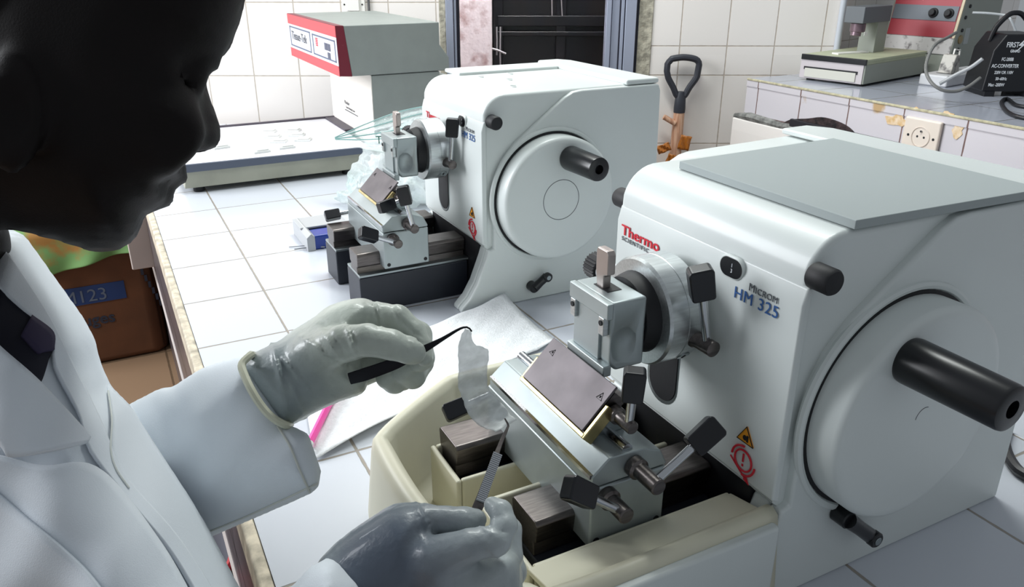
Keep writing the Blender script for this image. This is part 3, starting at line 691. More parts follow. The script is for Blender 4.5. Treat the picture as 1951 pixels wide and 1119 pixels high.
    hl = .074; rr = .0165
    b = B().lathe([(0, rr-.001), (.001, rr), (.004, rr+.0006), (hl-.003, rr-.0004), (hl-.0008, rr-.001), (hl, rr-.0025), (hl, .0062), (hl-.012, .006), (hl-.012, 0)], hb, YM, 40)
    obj('crank_handle', b, black, wh, angle=45)
    # --- side knob, front window, slot
    kc = fy(*px['knob'], .0); kc.y = .007
    obj('fine_feed_knob', B().lathe([(0, .0085), (.001, .0092), (.016, .0092), (.0178, .008), (.0182, 0)], kc, YM, 32), blackm, t, angle=40)
    kc = Vector((.024, W, .262))
    obj('fine_feed_knob', B().lathe([(0, .0085), (.001, .0092), (.034, .0092), (.036, .008), (.0362, 0)], kc, (0,1,0), 32), blackm, t, angle=40)
    def oval(cy, cz, hw, hh, ang, x0, x1, n=14):
        pts = []
        for i in range(2*n):
            a = -pi/2+pi*i/(n-1) if i < n else pi/2+pi*(i-n)/(n-1)
            s = hw-hh if i < n else -(hw-hh); p = (s+hh*cos(a), hh*sin(a)); pts.append((cy+p[0]*cos(ang)-p[1]*sin(ang), cz+p[0]*sin(ang)+p[1]*cos(ang)))
        return B().prism(pts, 'x', x0, x1)
    cy = .0735 if front else .066
    wn = obj('counter_window', oval(cy, .2595, .0125, .0085, 0, -.0046, .0), white, t, bev=.0008)
    obj('window_pane', oval(cy-.0006, .2597, .0112, .0073, 0, -.0051, -.004), black, wn)
    text('window_digits', '1\n3', white_t, wn, (-.0053, cy-.001, .2605), YM, ZM, .0042)
    sl = obj('specimen_slot', oval(.140, .170, .060, .0205, pi/2, -.0044, .004), alu_d, t, bev=.0006)
    obj('slot_cover', oval(.1385, .1715, .057, .0178, pi/2, -.0052, -.003), blackm, sl)
    # --- lettering
    ty0, ty1 = (.2115, .1605) if front else (.200, .145)
    text('maker_name', 'Thermo', red_t, t, (-.0043, ty0, .2438), YM, ZM, .0128, bold=.00018, xs=1.28)
    text('maker_name', 'SCIENTIFIC', grey_t, t, (-.0043, ty0-.001, .2384), YM, ZM, .0052, bold=.00003, xs=1.2, spacing=1.3)
    text('model_name', 'M', grey_t, t, (-.0043, .0535, .2492), YM, ZM, .0082, xs=.98)
    text('model_name', 'ICROM', grey_t, t, (-.0043, .0468, .2492), YM, ZM, .0066, xs=.98, spacing=1.08)
    text('model_name', 'HM 325', blue_t, t, (-.0043, .0675, .2385), YM, ZM, .0128, xs=1.0, spacing=1.08)
    # warning triangle and brake symbol
    b = B().prism([(.037, .1435), (.0285, .1295), (.0455, .1295)], 'x', -.0045, -.0035)
    wt = obj('warning_triangle', b, orange_t, t)
    b = B(); tri = [(-.0047, .037, .1435), (-.0047, .0285, .1295), (-.0047, .0455, .1295)]
    b.tube(tri, .0005, 6, closed=True); b.cyl((-.0044, .0375, .1335), (-.0048, .0375, .1335), .0022)
    b.box(-.0049, -.0044, .034, .0358, .131, .1365); obj('warning_mark', b, blackm, wt)
    b = B(); c = (-.0045, .0365, .1135)
    b.torus(c, XM, .0088, .0008, 40)
    for a0 in (-.75, pi-.75): b.torus(c, XM, .0122, .0009, 16, (a0, a0+1.5))
    b.tube([(-.0045, .050, .1105), (-.0045, .031, .0985)], .0006, 6)
    b.prism([(.0275, .0965), (.034, .0985), (.0315, .1025)], 'x', -.0049, -.0043)
    b.box(-.0049, -.0043, .0357, .0373, .1125, .1195); b.box(-.0049, -.0043, .0357, .0373, .1085, .1105)
    obj('brake_symbol', b, red_t, t)
    # brake lever low on the side
    a = fy(*px['brake'][0], -.010); e = fy(*px['brake'][1], -.010)
    a.y = e.y = -.012
    lv = obj('wheel_lock_lever', B().cyl(Vector((a.x, .0, a.z)), Vector((a.x, -.014, a.z)), .0075, bev=.001), black, t)
    b = B(); b.tube([a, a+(e-a)*.5, e], [.0068, .006, .0064], 16)
    b.cyl(e+Vector((0,.0,0)), e+Vector((0, -.007, 0)), .0068, bev=.001)
    obj('lever_arm', b, black, lv, angle=40)
    obj('lever_screw', B().cyl(e+Vector((0, -.0065, 0)), e+Vector((0, -.0078, 0)), .0035, bev=.0003), alu_d, lv)
    # --- specimen head
    dc = Vector((-.004, .1265, .2115))
    b = B().lathe([(0, .024), (.010, .024), (.010, .0425), (.0115, .0435), (.0245, .0435), (.0248, .0430), (.0254, .0430), (.0258, .0435), (.040, .0435), (.0425, .0420), (.0425, 0)], dc, XM, 72)
    hd = obj('orientation_head', b, alu, t, angle=30)
    b = B().lathe([(0, .033), (.012, .030), (.012, 0)], dc+XM*.0425, XM, 40); obj('ball_seat', b, blackm, hd)
    sc = dc+XM*.018+Vector((0, -.0305, -.0305)); nd = Vector((0, -.7071, -.7071))
    obj('slotted_screw', B().cyl(sc-nd*.004, sc+nd*.0012, .0055, bev=.0004), alu_d, hd)
    b = B(); u_ = Vector((1, 0, 0)); M = Matrix.Translation(sc+nd*.0013); b.box(-.0006, .0006, -.0028, .0028, -.0004, .0005, M @ Vector((0,0,1)).rotation_difference(nd).to_matrix().to_4x4()); obj('screw_slot', b, blackm, hd)
    # head clamp lever
    p0 = dc+XM*.016+Vector((0, -.036, -.012)); p1 = p0+Vector((0, -.026, 0))
    lv = obj('clamping_lever', B().lathe([(0, .0075), (.006, .0075), (.008, .0062), (.020, .0062), (.0255, .0062), (.026, .0055), (.026, 0)], p0, YM, 28), steel_d, hd, angle=40)
    g0 = p1+Vector((.0, .008, .002)); g1 = Vector(px['headgrip'])
    g0c = g0; dd = (g1-g0c).normalized()
    obj('lever_rod', B().cyl(g0c, g1-dd*.006, .0034), steel, hd)
    lever_grip('lever_grip', g1, dd, .026, .0185, .012, hd, (-.5, -1, .1))
    # cassette clamp block
    cb = empty('cassette_clamp', (0,0,0)); cb.parent = t
    x0, x1, y0, y1, z0, z1 = -.0895, -.0585, .0985, .151, .181, .2375
    b = B().prism([(x0, z0+.006), (x0+.006, z0), (x1, z0), (x1, z1), (x0, z1-.0)], 'y', y0, y1)
    blk = obj('block', b, alu_b, cb, bev=.0022, seg=3)
    # finger recess cut in the near side
    ct = B().ball(((x0+x1)/2-.004, y0-.0075, z0+.021), .0145, 28, sc=(1, .9, 1.25)).bm
    co = obj('recess_cutter', ct, alu_b, None); co.location = O
    bm_ = blk.modifiers; blk.modifiers.clear()
    md = blk.modifiers.new('bevel', 'BEVEL'); md.width = .0022; md.segments = 3; md.limit_method = 'ANGLE'
    # boolean applied to the evaluated mesh below
    md = blk.modifiers.new('cut', 'BOOLEAN'); md.operation = 'DIFFERENCE'; md.solver = 'EXACT'; md.object = co
    bpy.context.view_layer.update(); dg = bpy.context.evaluated_depsgraph_get(); dg.update()
    me = bpy.data.meshes.new_from_object(blk.evaluated_get(dg)); blk.modifiers.clear(); blk.data = me; bpy.data.objects.remove(co)
    b = B().box(x0-.0045, x0+.001, y0-.0005, y1+.0005, z1-.013, z1-.0); obj('jaw', b, alu_b, cb, bev=.0012)
    b = B().box(x0-.0055, x0+.002, y0, y1, z0-.0035, z0+.0055); obj('jaw', b, alu_b, cb, bev=.0012)
    b = B().box(x0-.0022, x0+.001, y0+.013, y1-.004, z0+.0055, z1-.013)
    fp = obj('face_plate', b, mat('clamp_face', (168,178,180), .35, .6, rgb2=(190,150,95), nscale=28, contrast=(.24, .3)), cb, bev=.0006)
    for yy in (y0+.007, y1-.006):
        s = obj('guide_bracket', B().box(x0-.0050, x0-.0, yy-.0035, yy+.0035, z1-.027, z1-.0125), alu, cb, bev=.0007)
        obj('screw', B().cyl((x0-.0050, yy, z1-.017), (x0-.0058, yy, z1-.017), .0021), blackm, cb)
    obj('slot', B().box(x0+.008, x1-.010, (y0+y1)/2-.007, (y0+y1)/2+.012, z1-.001, z1+.0004), blackm, cb)
    b = B().prism([((y0+y1)/2+.001, z1-.002), ((y0+y1)/2+.001, z1+.010), ((y0+y1)/2-.004, z1+.012), ((y0+y1)/2-.004, z1+.028), ((y0+y1)/2-.002, z1+.031), ((y0+y1)/2+.011, z1+.031), ((y0+y1)/2+.0125, z1+.028), ((y0+y1)/2+.0125, z1+.012), ((y0+y1)/2+.010, z1-.002)], 'x', x1-.0215, x1-.0145)
    obj('thumb_lever', b, mat('thumb_lever_steel', (178,168,164), .35, .8), cb, bev=.0012)
    obj('neck', B().cyl((x1-.001, .1265, .2115), (-.044, .1265, .2115), .019), blackm, cb)
    # coarse drive knob beside the head, seen past it
    if True:
        k = Vector((-.030, .168, .2185))
        b = B().cyl(k, k+Vector((0, .030, 0)), .0095, bev=.001)
        kk = obj('tilt_screw', b, white_t if front else alu, hd)
        b = B(); n = 26; pts = []
        for i in range(n*2):
            a_ = pi*i/n; rr_ = .0125 if i % 2 else .0110; pts.append((k.x+rr_*cos(a_), k.z+rr_*sin(a_)))
        b.prism(pts, 'y', k.y+.030, k.y+.046)
        obj('knurled_knob', b, blackm, hd, bev=.0005)
        if front: text('screw_digit', '1', grey_t, hd, (-.0398, .1900, .2165), YM, ZM, .006)
    # --- base rails and knife holder
    for yy, xe in ((.068, -.165), (.183 if front else .188, -.178 if front else -.165)):
        blkb = B().box(-.166, .0, yy-.003, yy+.057, .0, .054)
        bb = obj('base_block', blkb, navy, t, bev=.002)
        if not front:
            obj('wear_plate', B().box(-.1655, .03, yy-.0025, yy+.0565, .054, .0575), alu_d, bb, bev=.0008)
        w = .040
        rb = B().prism([(yy+.008, .054), (yy+.0095, .0665), (yy+.006, .0675), (yy+.004, .084), (yy+.007, .087), (yy+.007+w-.006, .087), (yy+w+.004, .084), (yy+w+.002, .0675), (yy+w-.002, .0665), (yy+w-.0, .054)], 'x', xe, -.001)
        obj('dovetail_rail', rb, steel_d, t, bev=.0012)
    kh = empty('knife_holder', (0,0,0)); kh.parent = t
    ya, yb = .052, .222
    X0, X1 = -.132, -.0655
    b = B().prism([(X0, .0665), (X0, .119), (X1, .119), (X1, .0665)], 'y', ya, yb)
    kb = obj('holder_base', b, alu_b, kh, bev=.0018, seg=3)
    b = B().prism([(X0, .1198), (X0+.0005, .129), (X0+.0150, .1415), (X1-.022, .1405), (X1-.006, .134), (X1, .122), (X1, .1198)], 'y', ya+.001, yb-.004)
    obj('holder_top', b, alu_b, kh, bev=.0012, seg=2)
    obj('edge_strip', B().box(X0-.0008, X0+.002, ya+.002, yb-.006, .1275, .1305), steel, kh)
    obj('guide_rod', B().cyl((X0+.032, ya+.004, .1415), (X0+.032, yb-.004, .1415), .0045), steel, kh)
    for xx in (X0+.006, X1-.006): obj('screw', B().cyl((xx, ya+.001, .0725), (xx, ya-.0004, .0725), .0026), blackm, kh)
    tm = B().torus((X0+.033, ya-.0001, .050), YM, .078, .00035, 30, (0, 6.2831), 5)
    # knife plate
    sh = px.get('plate_y', .078)
    s0, s1 = Vector((-.1245, sh, .1515)), Vector((-.0960, sh, .1805)); up = (s1-s0); dl = up.normalized(); nrm = Vector((-dl.z, 0, dl.x)); ln = .0905
    def slab(b, a0, a1, w0, w1, t0, t1):
        P = [s0+dl*a+Vector((0, w, 0))+nrm*h for h in (t0, t1) for a, w in ((a0, w0), (a1, w0), (a1, w1), (a0, w1))]
        v = [b.bm.verts.new(p) for p in P]; fs = [b.bm.faces.new([v[i] for i in f]) for f in ((3,2,1,0),(4,5,6,7),(0,1,5,4),(1,2,6,5),(2,3,7,6),(3,0,4,7))]
        bmesh.ops.recalc_face_normals(b.bm, faces=fs); return b
    b = slab(B(), -.0, up.length, 0, ln, 0, .0022)
    kp = obj('pressure_plate', b, plate_m, kh, bev=.0005)
    b = B(); slab(b, -.0042, -.0002, -.003, ln+.003, -.010, .0008); slab(b, -.0042, .026, -.0045, -.0005, -.010, .0005); slab(b, -.0035, .020, ln+.0005, ln+.004, -.010, .0005)
    obj('brass_frame', b, brass, kh, bev=.0008)
    b = B(); slab(b, -.001, up.length-.004, 0, ln, -.014, -.0004); obj('plate_support', b, steel_d, kh)
    b = B().prism([(-.118, .1405), (-.122, .150), (-.102, .168), (-.084, .150), (-.084, .1405)], 'y', sh+.004, sh+ln-.004); obj('plate_support', b, alu_d, kh, bev=.001)
    # razor-warning marks
    for (a, w) in ((up.length-.010, ln-.011), (up.length-.013, .0065)):
        c = s0+dl*a+Vector((0, w, 0))+nrm*.0023; Y_ = Vector((0, 1, 0))
        p = [c+dl*.0035, c-dl*.0022-Y_*.0032*1.0, c-dl*.0022+Y_*.0032]
        if w > .04: p = [c+dl*.0035*.8-Y_*.001, c-dl*.0025-Y_*.0026, c-dl*.0015+Y_*.0035]
        b = B().tube(p, .00035, 5, closed=True); b.tube([c-dl*.001, c+dl*.0008], .0006, 5); obj('warning_mark', b, blackm, kp)
    # three levers of the near end, one far
    def lever(nm, base, tip_len, r, rod_to, grip_dir, grip_face, gl=.026, gw=.0175):
        base = Vector(base)
        o = obj(nm, B().lathe([(0, r*1.35), (.006, r*1.35), (.0075, r), (tip_len-.001, r), (tip_len, r*.85), (tip_len, 0)], base, YM, 28), steel_d, kh, angle=40)
        a = base+Vector((0, -tip_len+r*1.1, 0)); g = Vector(rod_to); d = (g-a).normalized()
        obj('lever_rod', B().cyl(a, g-d*gl*.3, .0033), steel, kh)
        lever_grip('lever_grip', g, d, gl, gw, .0115, kh, grip_face)
    lever('clamping_lever', (-.096, ya, .129), .030, .0062, px['gA'], None, (-.6, -1, .5))
    lever('clamping_lever', (-.119, ya, .110), .026, .0062, px['gB'], None, (-.3, -1, 1))
    a = Vector((-.100, sh-.002, .162))
    lever('clamping_lever', a, .024, .0050, px['gC'], None, (-.7, -1, .1), .025, .016)
    o = obj('far_lever', B().cyl((-.113, yb, .099), (-.113, yb+.022, .099), .006, bev=.001), steel_d, kh)
    g = Vector(px['gD']); a = Vector((-.113, yb+.016, .099)); d = (g-a).normalized()
    obj('lever_rod', B().cyl(a, g-d*.006, .0033), steel, kh); lever_grip('lever_grip', g, d, .024, .0165, .011, kh, (-.3, -1, 1))
    if front:
        # --- waste tray around the rails
        N = 10
        outer = [(.0, -.002), (-.175, -.002), (-.205, .01), (-.222, .035), (-.240, .12), (-.240, .215), (-.228, .245), (-.150, .300), (-.12, .308), (.0, .308)]
        def ins(p, d):
            # crude inward offset
            n = len(p); q = []
            for i in range(n):
                if i in (0, n-1): q.append((p[i][0], p[i][1]+(d if i == 0 else -d))); continue
                a = Vector(p[i-1]); c = Vector(p[i]); e = Vector(p[i+1]); t1 = (c-a).normalized(); t2 = (e-c).normalized(); nn = Vector((t1.y+t2.y, -(t1.x+t2.x)))
                nn = Vector((-(t1.y+t2.y), (t1.x+t2.x))).normalized(); nn = -nn
                q.append((c.x+nn.x*d, c.y+nn.y*d))
            return q
        rows = []
        for off, z in ((-.006, .0), (-.006, .012), (.001, .075), (.003, .086), (.008, .0895), (.013, .0875), (.0155, .082), (.021, .018), (.028, .0085)):
            q = ins(outer, off)
            sm = catmull([(x, y, z) for x, y in q], 60); rows.append([tuple(p) for p in sm])
        flo = rows[-1]; cen = [(-.1+(p[0]+.1)*.0, p[1]*0+.15, .0085) for p in flo]; rows.append(cen)
        tr = obj('waste_tray', B().grid(rows), tray_m, t, angle=60, solid=0)
        md = tr.modifiers.new('thickness', 'SOLIDIFY'); md.thickness = .0012
        def encl(nm, x0, y0, y1, h, parent):
            b = B(); tk = .005
            z_ = .004
            b.box(x0, x0+tk, y0, y1, z_, h); b.box(x0+tk, -.004, y0, y0+tk, z_, h); b.box(x0+tk, -.004, y1-tk, y1, z_, h)
            obj(nm, b, tray_m, parent, bev=.0022, seg=3)
        encl('rail_well', -.187, .168, .228, .068, t)
        b = B(); b.box(-.187, -.182, .044, .129, .004, .0765); b.box(-.182, -.004, .044, .049, .004, .0765); b.box(-.182, -.004, .124, .129, .004, .0765)
        obj('rail_well', b, tray_m, t, bev=.002, seg=3)
        b = B().prism([(.0125, .084), (.046, .0765), (.046, .072), (.0125, .078)], 'x', -.187, -.003); 
        obj('tray_ledge', b, tray_m, t, bev=.001)
        obj('tray_skirt', B().prism([(-.172, 0), (-.172, .0835), (-.004, .0835), (-.004, 0)], 'y', -.0085, .0005), white, t, bev=.003)
    return t
fm_px = dict(handle=(.071, -.027, .213), knob=(1566, 530), brake=((1612, 988), (1655, 1019)), headgrip=(-.034, .070, .254),
             gA=(-.054, .028, .156), gB=(-.154, .034, .138), gC=(-.100, .054, .196), gD=(-.155, .240, .090), plate_y=.077)
microtome(FO, True, fm_px)
bm_px = dict(handle=(.115, -.027, .215), knob=(940, 233), brake=((1017, 548), (1040, 526)), headgrip=(-.017, .070, .251),
             gA=(-.106, .030, .176), gB=(-.159, .030, .129), gC=(-.125, .050, .159), gD=(-.152, .240, .096), plate_y=.078)
microtome(BO, False, bm_px)
# ================================================================ the person
# organic shapes are built in a frame aligned with the line of sight: x right, y up, z away
CM = Matrix(((CR.x, CU.x, CF.x, CO.x), (CR.y, CU.y, CF.y, CO.y), (CR.z, CU.z, CF.z, CO.z), (0,0,0,1)))
def pl_(u, v, d): return np.array([(u-PCX)/FPX*d, -(v-PCY)/FPX*d, d])
def polyd(poly, U, V):
    """signed distance (positive inside) to a polygon"""
    P = np.array(poly, float); n = len(P); D = np.full(U.shape, 1e9); ins = np.zeros(U.shape, bool)
    for i in range(n):
        a, b = P[i], P[(i+1) % n]; e = b-a; L2 = max(e@e, 1e-9)
        t = np.clip(((U-a[0])*e[0]+(V-a[1])*e[1])/L2, 0, 1)
        D = np.minimum(D, (U-a[0]-t*e[0])**2+(V-a[1]-t*e[1])**2)
        c = ((a[1] > V) != (b[1] > V)) & (U < (b[0]-a[0])*(V-a[1])/((b[1]-a[1]) if b[1] != a[1] else 1e-9)+a[0]); ins ^= c
    return np.where(ins, 1, -1)*np.sqrt(D)
def smooth_poly(poly, n=120):
    p = catmull([(x, y, 0) for x, y in poly]+[(poly[0][0], poly[0][1], 0)], n+1)[:-1]; return [(q[0], q[1]) for q in p]
def inflate(poly, d0, R, p=2., wmul=None, hw=None):
    """body whose outline is poly, swelling to half thickness hw about depth d0(u,v)"""
    hw = hw or R
    def f(X, Y, Z):
        U = PCX+FPX*X/Z; V = PCY-FPX*Y/Z
        D0 = d0(U, V) if callable(d0) else d0
        ds = polyd(poly, U, V)*D0/FPX
        t = np.clip(ds/R, 0, 1); w = hw*(1-(1-t)**p)**(1/p)
        if wmul is not None: w = w*wmul(U, V)
        g = (np.abs(Z-D0)-w)*.75
        return np.where(ds > 0, np.maximum(g, -ds), np.sqrt(ds**2+np.maximum(np.abs(Z-D0), 0)**2))
    return f
def ublend(fs, k):
    def f(X, Y, Z):
        D = None
        for g in fs:
            d = g(X, Y, Z); D = d if D is None else smin(D, d, k)
        return D
    return f
def boxb(poly, d0, d1, pad=12):
    us = [p[0] for p in poly]; vs = [p[1] for p in poly]; c = [pl_(u, v, d) for u in (min(us)-pad, max(us)+pad) for v in (min(vs)-pad, max(vs)+pad) for d in (d0, d1)]
    c = np.array(c); return c.min(0), c.max(0)
skin = mat('dark_skin', (17,11,11), .6, noise=.2, nscale=40, bump=.3, bscale=900, bdist=.0004, spec=.18)
HD = .465
sil = [(470,-70),(469,0),(460,36),(448,70),(440,90),(428,106),(406,119),(394,130),(389,143),(393,165),(402,190),(413,218),(421,244),(422,264),(413,281),(396,289),(374,292),(353,290),(351,300),(354,318),(352,333),(340,344),(321,352),(320,360),(323,371),(313,387),(295,401),(275,411),(271,428),(263,449),(250,465),(228,476),(205,481),(180,482),(150,473),(110,460),(60,447),(20,437),(-30,446),(-90,500),(-130,560),(-200,560),(-222,480),(-215,380),(-215,200),(-205,40),(-160,-110),(-60,-220),(90,-285),(250,-285),(380,-225),(450,-140)]
def hm(U, V):
    nose = 1-.42*np.exp(-(((U-405)/45)**2+((V-235)/75)**2))
    neck = 1-.25*np.clip((V-430)/120, 0, 1)
    orb = 1-.16*np.exp(-(((U-368)/26)**2+((V-140)/26)**2))
    mouth = 1-.10*np.exp(-(((U-318)/60)**2+((V-352)/9)**2))
    return nose*neck*orb*mouth
hf = inflate(sil, HD, .078, 2.1, hm, .074)
def sph(u, v, s, r, sc=(1,1,1)): return (pl_(u, v, HD+s), r, sc)
def ell(c, r, sc): return lambda X, Y, Z: (np.sqrt(((X-c[0])/sc[0])**2+((Y-c[1])/sc[1])**2+((Z-c[2])/sc[2])**2)-r)*min(sc)
def headf(X, Y, Z):
    D = hf(X, Y, Z)
    for sgn in (-1, 1):
        D = smin(D, ell(pl_(372, 272, HD+sgn*.0155), .0060, (1.15, .8, .9))(X, Y, Z), .006)     # nostril wings
        D = smin(D, ell(pl_(352, 150, HD+sgn*.030), .0115, (1., .85, .9))(X, Y, Z), .004)        # lowered lids
        D = smin(D, ell(pl_(378, 116, HD+sgn*.022), .010, (1.2, .6, 1.4))(X, Y, Z), .010)        # brow
        D = smin(D, ell(pl_(300, 250, HD+sgn*.045), .020, (1.2, 1.1, .7))(X, Y, Z), .02)         # cheek
        e = ell(pl_(20, 215, HD+sgn*.078), .024, (.7, 1.25, .35))(X, Y, Z); e2 = ell(pl_(22, 212, HD+sgn*.088), .016, (.6, 1.2, .5))(X, Y, Z)
        D = smin(D, np.maximum(e, -e2), .004)                                                 # ear
        D = np.maximum(D, -ell(pl_(372, 290, HD+sgn*.009), .0045, (1.1, .7, .8))(X, Y, Z))        # nostril
        l = ell(pl_(350, 158, HD+sgn*.041), .012, (1., .10, .35))(X, Y, Z); D = np.maximum(D, -l)  # lid crease
    D = smin(D, ell(pl_(326, 334, HD), .0085, (.9, .75, 2.1))(X, Y, Z), .006)
    D = smin(D, ell(pl_(296, 373, HD), .0095, (.9, .8, 1.9))(X, Y, Z), .006)
    return D
body_pr = [(pl_(-150, 470, HD+.03), pl_(-190, 760, .57), .048, .062, .03),
           (pl_(-190, 820, .55), pl_(-90, 880, .72), .070, .070, .08), (pl_(-120, 900, .62), pl_(-60, 1400, .66), .11, .12, .08),
           (pl_(-40, 920, .70), pl_(200, 950, .665), .050, .034, .04), (pl_(200, 950, .665), pl_(460, 770, .590), .032, .014, .03), (pl_(460, 770, .590), pl_(620, 690, .568), .014, .014, .02),
           (pl_(-130, 900, .55), pl_(150, 1480, .47), .050, .042, .04), (pl_(150, 1480, .47), pl_(600, 1210, .46), .036, .022, .03), (pl_(600, 1210, .46), pl_(740, 1080, .464), .020, .014, .02)]
bcap = caps(body_pr)
def personf(X, Y, Z): return smin(headf(X, Y, Z), bcap(X, Y, Z), .02)
lo = np.minimum(boxb(sil, HD-.1, HD+.1)[0], bounds(body_pr, .01)[0]); hi = np.maximum(boxb(sil, HD-.1, HD+.1)[1], bounds(body_pr, .01)[1])
person = sdf_obj('person', personf, lo, hi, .0038, skin, None, CM, smooth=1)
tag(person, 'person in white lab coat and pale gloves, face in dark profile, leaning over at left', 'person')
# hair: short black cap
hairp = [(472,-110),(462,-60),(430,-60),(330,-20),(200,40),(90,120),(40,190),(10,300),(-60,400),(-218,420),(-222,200),(-212,36),(-166,-116),(-62,-228),(90,-293),(250,-293),(384,-232),(456,-146)]
hairf = inflate(smooth_poly(hairp, 70), HD, .080, 2.1, None, .0785)
lo, hi = boxb(hairp, HD-.1, HD+.1)
sdf_obj('hair', hairf, lo, hi, .004, mat('black_hair', (10,9,12), .8, bump=1., bscale=500, bdist=.003), person, CM, smooth=1)
# ---- lab coat
coatm = mat('lab_coat_cotton', (226,232,238), .85, noise=.03, nscale=8, bump=.35, bscale=1400, bdist=.0004)
coatp = [(-60,470),(0,434),(22,436),(48,448),(78,490),(110,535),(150,590),(180,640),(192,690),(212,735),(250,772),(285,830),(330,898),(372,962),(405,1020),(440,1085),(500,1200),(560,1400),(-520,1400),(-500,640),(-250,520)]
CD = lambda U, V: .60-.05*np.clip((U+100)/400, 0, 1)+0*V
CR_, CH_ = .125, .150
def cwrk(U, V): return 1+.012*np.sin((U*.9+V*.45)/26)+.010*np.sin((U-V*.6)/41)
coatf = inflate(coatp, CD, CR_, 2., cwrk, CH_)
def csurf(u, v, off=0.):
    """point just in front of the coat's near surface"""
    u_, v_ = np.array([float(u)]), np.array([float(v)])
    d0 = CD(u_, v_); ds = polyd(coatp, u_, v_)*d0/FPX; t = np.clip(ds/CR_, 0, 1); w = CH_*(1-(1-t)**2)**.5*cwrk(u_, v_)
    return pd(u, v, float((d0-w)[0])-off)
lo, hi = boxb(coatp, .40, .76, 5)
lo[0] = max(lo[0], pl_(-420, 0, .6)[0]); lo[1] = max(lo[1], pl_(0, 1290, .6)[1])
coat = sdf_obj('lab_coat', coatf, lo, hi, .0042, coatm, person, CM, smooth=2)
def cpatch(name, A, Bc, off, m, parent, n=26, k=12, solid=.0022, edge=.003):
    A = catmull([(*p, 0) for p in A], n); Bc = catmull([(*p, 0) for p in Bc], n); rows = []
    for j in range(k):
        t = j/(k-1); rows.append([csurf(*(A[i]*(1-t)+Bc[i]*t)[:2], off) for i in range(n)])
    return obj(name, B().grid(rows), m, parent, solid=solid, angle=180)
shirt = mat('dark_shirt', (16,17,32), .85)
cpatch('shirt', [(-60,480),(-10,535),(50,592),(100,634),(108,650)], [(-60,700),(0,690),(40,720),(72,735),(96,668)], .003, shirt, person)
cpatch('shirt_collar', [(60,602),(100,634),(102,668)], [(40,640),(70,672),(78,672)], .0055, mat('shirt_collar', (44,36,66), .8), person, 14, 6)
lap = cpatch('lapel', [(-60,455),(0,470),(40,520),(95,610),(140,700),(190,800),(236,905),(330,1015),(385,1095),(430,1180)], [(-40,470),(-4,545),(48,596),(98,636),(104,700),(150,790),(172,860),(250,960),(330,1060),(400,1180)], .0045, coatm, coat, 40)
cpatch('front_facing', [(205,735),(214,800),(212,858),(222,900),(260,950),(330,1030),(378,1089),(430,1180)], [(246,776),(286,838),(326,900),(366,962),(398,1020),(430,1082),(470,1150),(500,1220)], .0035, coatm, coat, 40)
cpatch('front_panel', [(-80,860),(0,868),(30,876),(90,888),(150,882),(192,897),(240,945),(300,1028),(338,1089),(380,1170)], [(-80,960),(0,1000),(30,1020),(80,1050),(110,1070),(140,1090),(170,1120),(200,1150),(220,1170),(240,1200)], .008, coatm, coat, 40)
cpatch('near_panel', [(-80,880),(0,945),(60,996),(120,1046),(168,1092),(220,1160)], [(-80,1200),(-20,1200),(30,1200),(60,1200),(100,1200),(160,1200)], .012, coatm, coat, 30)
cpatch('collar', [(-60,600),(0,660),(60,714),(118,775),(160,820),(172,836)], [(-60,820),(-10,838),(8,856),(24,872),(100,858),(168,842)], .016, coatm, coat, 30, 14, .003)
b = B(); b.tube([csurf(u, v, .0065) for u, v in [tuple(p[:2]) for p in catmull([(206,745,0),(213,800,0),(211,858,0),(222,895,0),(246,930,0)], 20)]], .0006, 6)
obj('seam', b, mat('coat_seam', (214,218,214), .8), coat)
# far sleeve
slp = [(190,800),(250,768),(300,741),(330,736),(382,702),(440,682),(476,673),(500,715),(545,806),(588,826),(602,868),(613,897),(607,930),(590,943),(540,965),(470,995),(408,1022),(340,1040),(220,960)]
SD = lambda U, V: .645-.095*np.clip((U-230)/370, 0, 1)+0*V
def swrk(U, V): return 1+.09*np.sin((U*.8-V*.35)/17)*np.exp(-((U-330)/70)**2)+.05*np.sin((U+V*.9)/19)*np.exp(-((U-400)/90)**2)+.02*np.sin((U*.3+V)/33)
slf = inflate(slp, SD, .055, 2.2, swrk, .048)
lo, hi = boxb(slp, .46, .72)
sl = sdf_obj('sleeve', slf, lo, hi, .0028, coatm, coat, CM, smooth=3)
def ssurf(u, v, off=0.):
    u_, v_ = np.array([float(u)]), np.array([float(v)]); d0 = SD(u_, v_); ds = polyd(slp, u_, v_)*d0/FPX
    t = np.clip(ds/.055, 0, 1); w = .048*(1-(1-t)**2.2)**(1/2.2)*swrk(u_, v_); return pd(u, v, float((d0-w)[0])-off)
b = B(); b.tube([ssurf(u, v, .0006) for u, v in [tuple(p[:2]) for p in catmull([(528,812,0),(552,850,0),(572,898,0),(590,938,0)], 24)]], .0009, 6)
b.tube([ssurf(u, v, .0004) for u, v in [tuple(p[:2]) for p in catmull([(402,1012,0),(470,984,0),(540,952,0),(604,922,0)], 24)]], .0008, 6)
obj('sleeve_seam', b, mat('seam_shade', (204,206,200), .9), sl)
# near sleeve, seen at the bottom edge
p2 = [(560,1120),(588,1084),(622,1062),(640,1068),(672,1095),(700,1130),(660,1200),(540,1200)]
f2 = inflate(smooth_poly(p2, 40), .445, .04, 2., None, .04); lo, hi = boxb(p2, .39, .5)
sdf_obj('sleeve', ublend([f2, caps([(pl_(150,1480,.46), pl_(630,1215,.455), .050, .031, .02)])], .02), np.minimum(lo, pl_(60,1620,.5)), hi+np.array([0,0,.02]), .004, coatm, coat, CM)
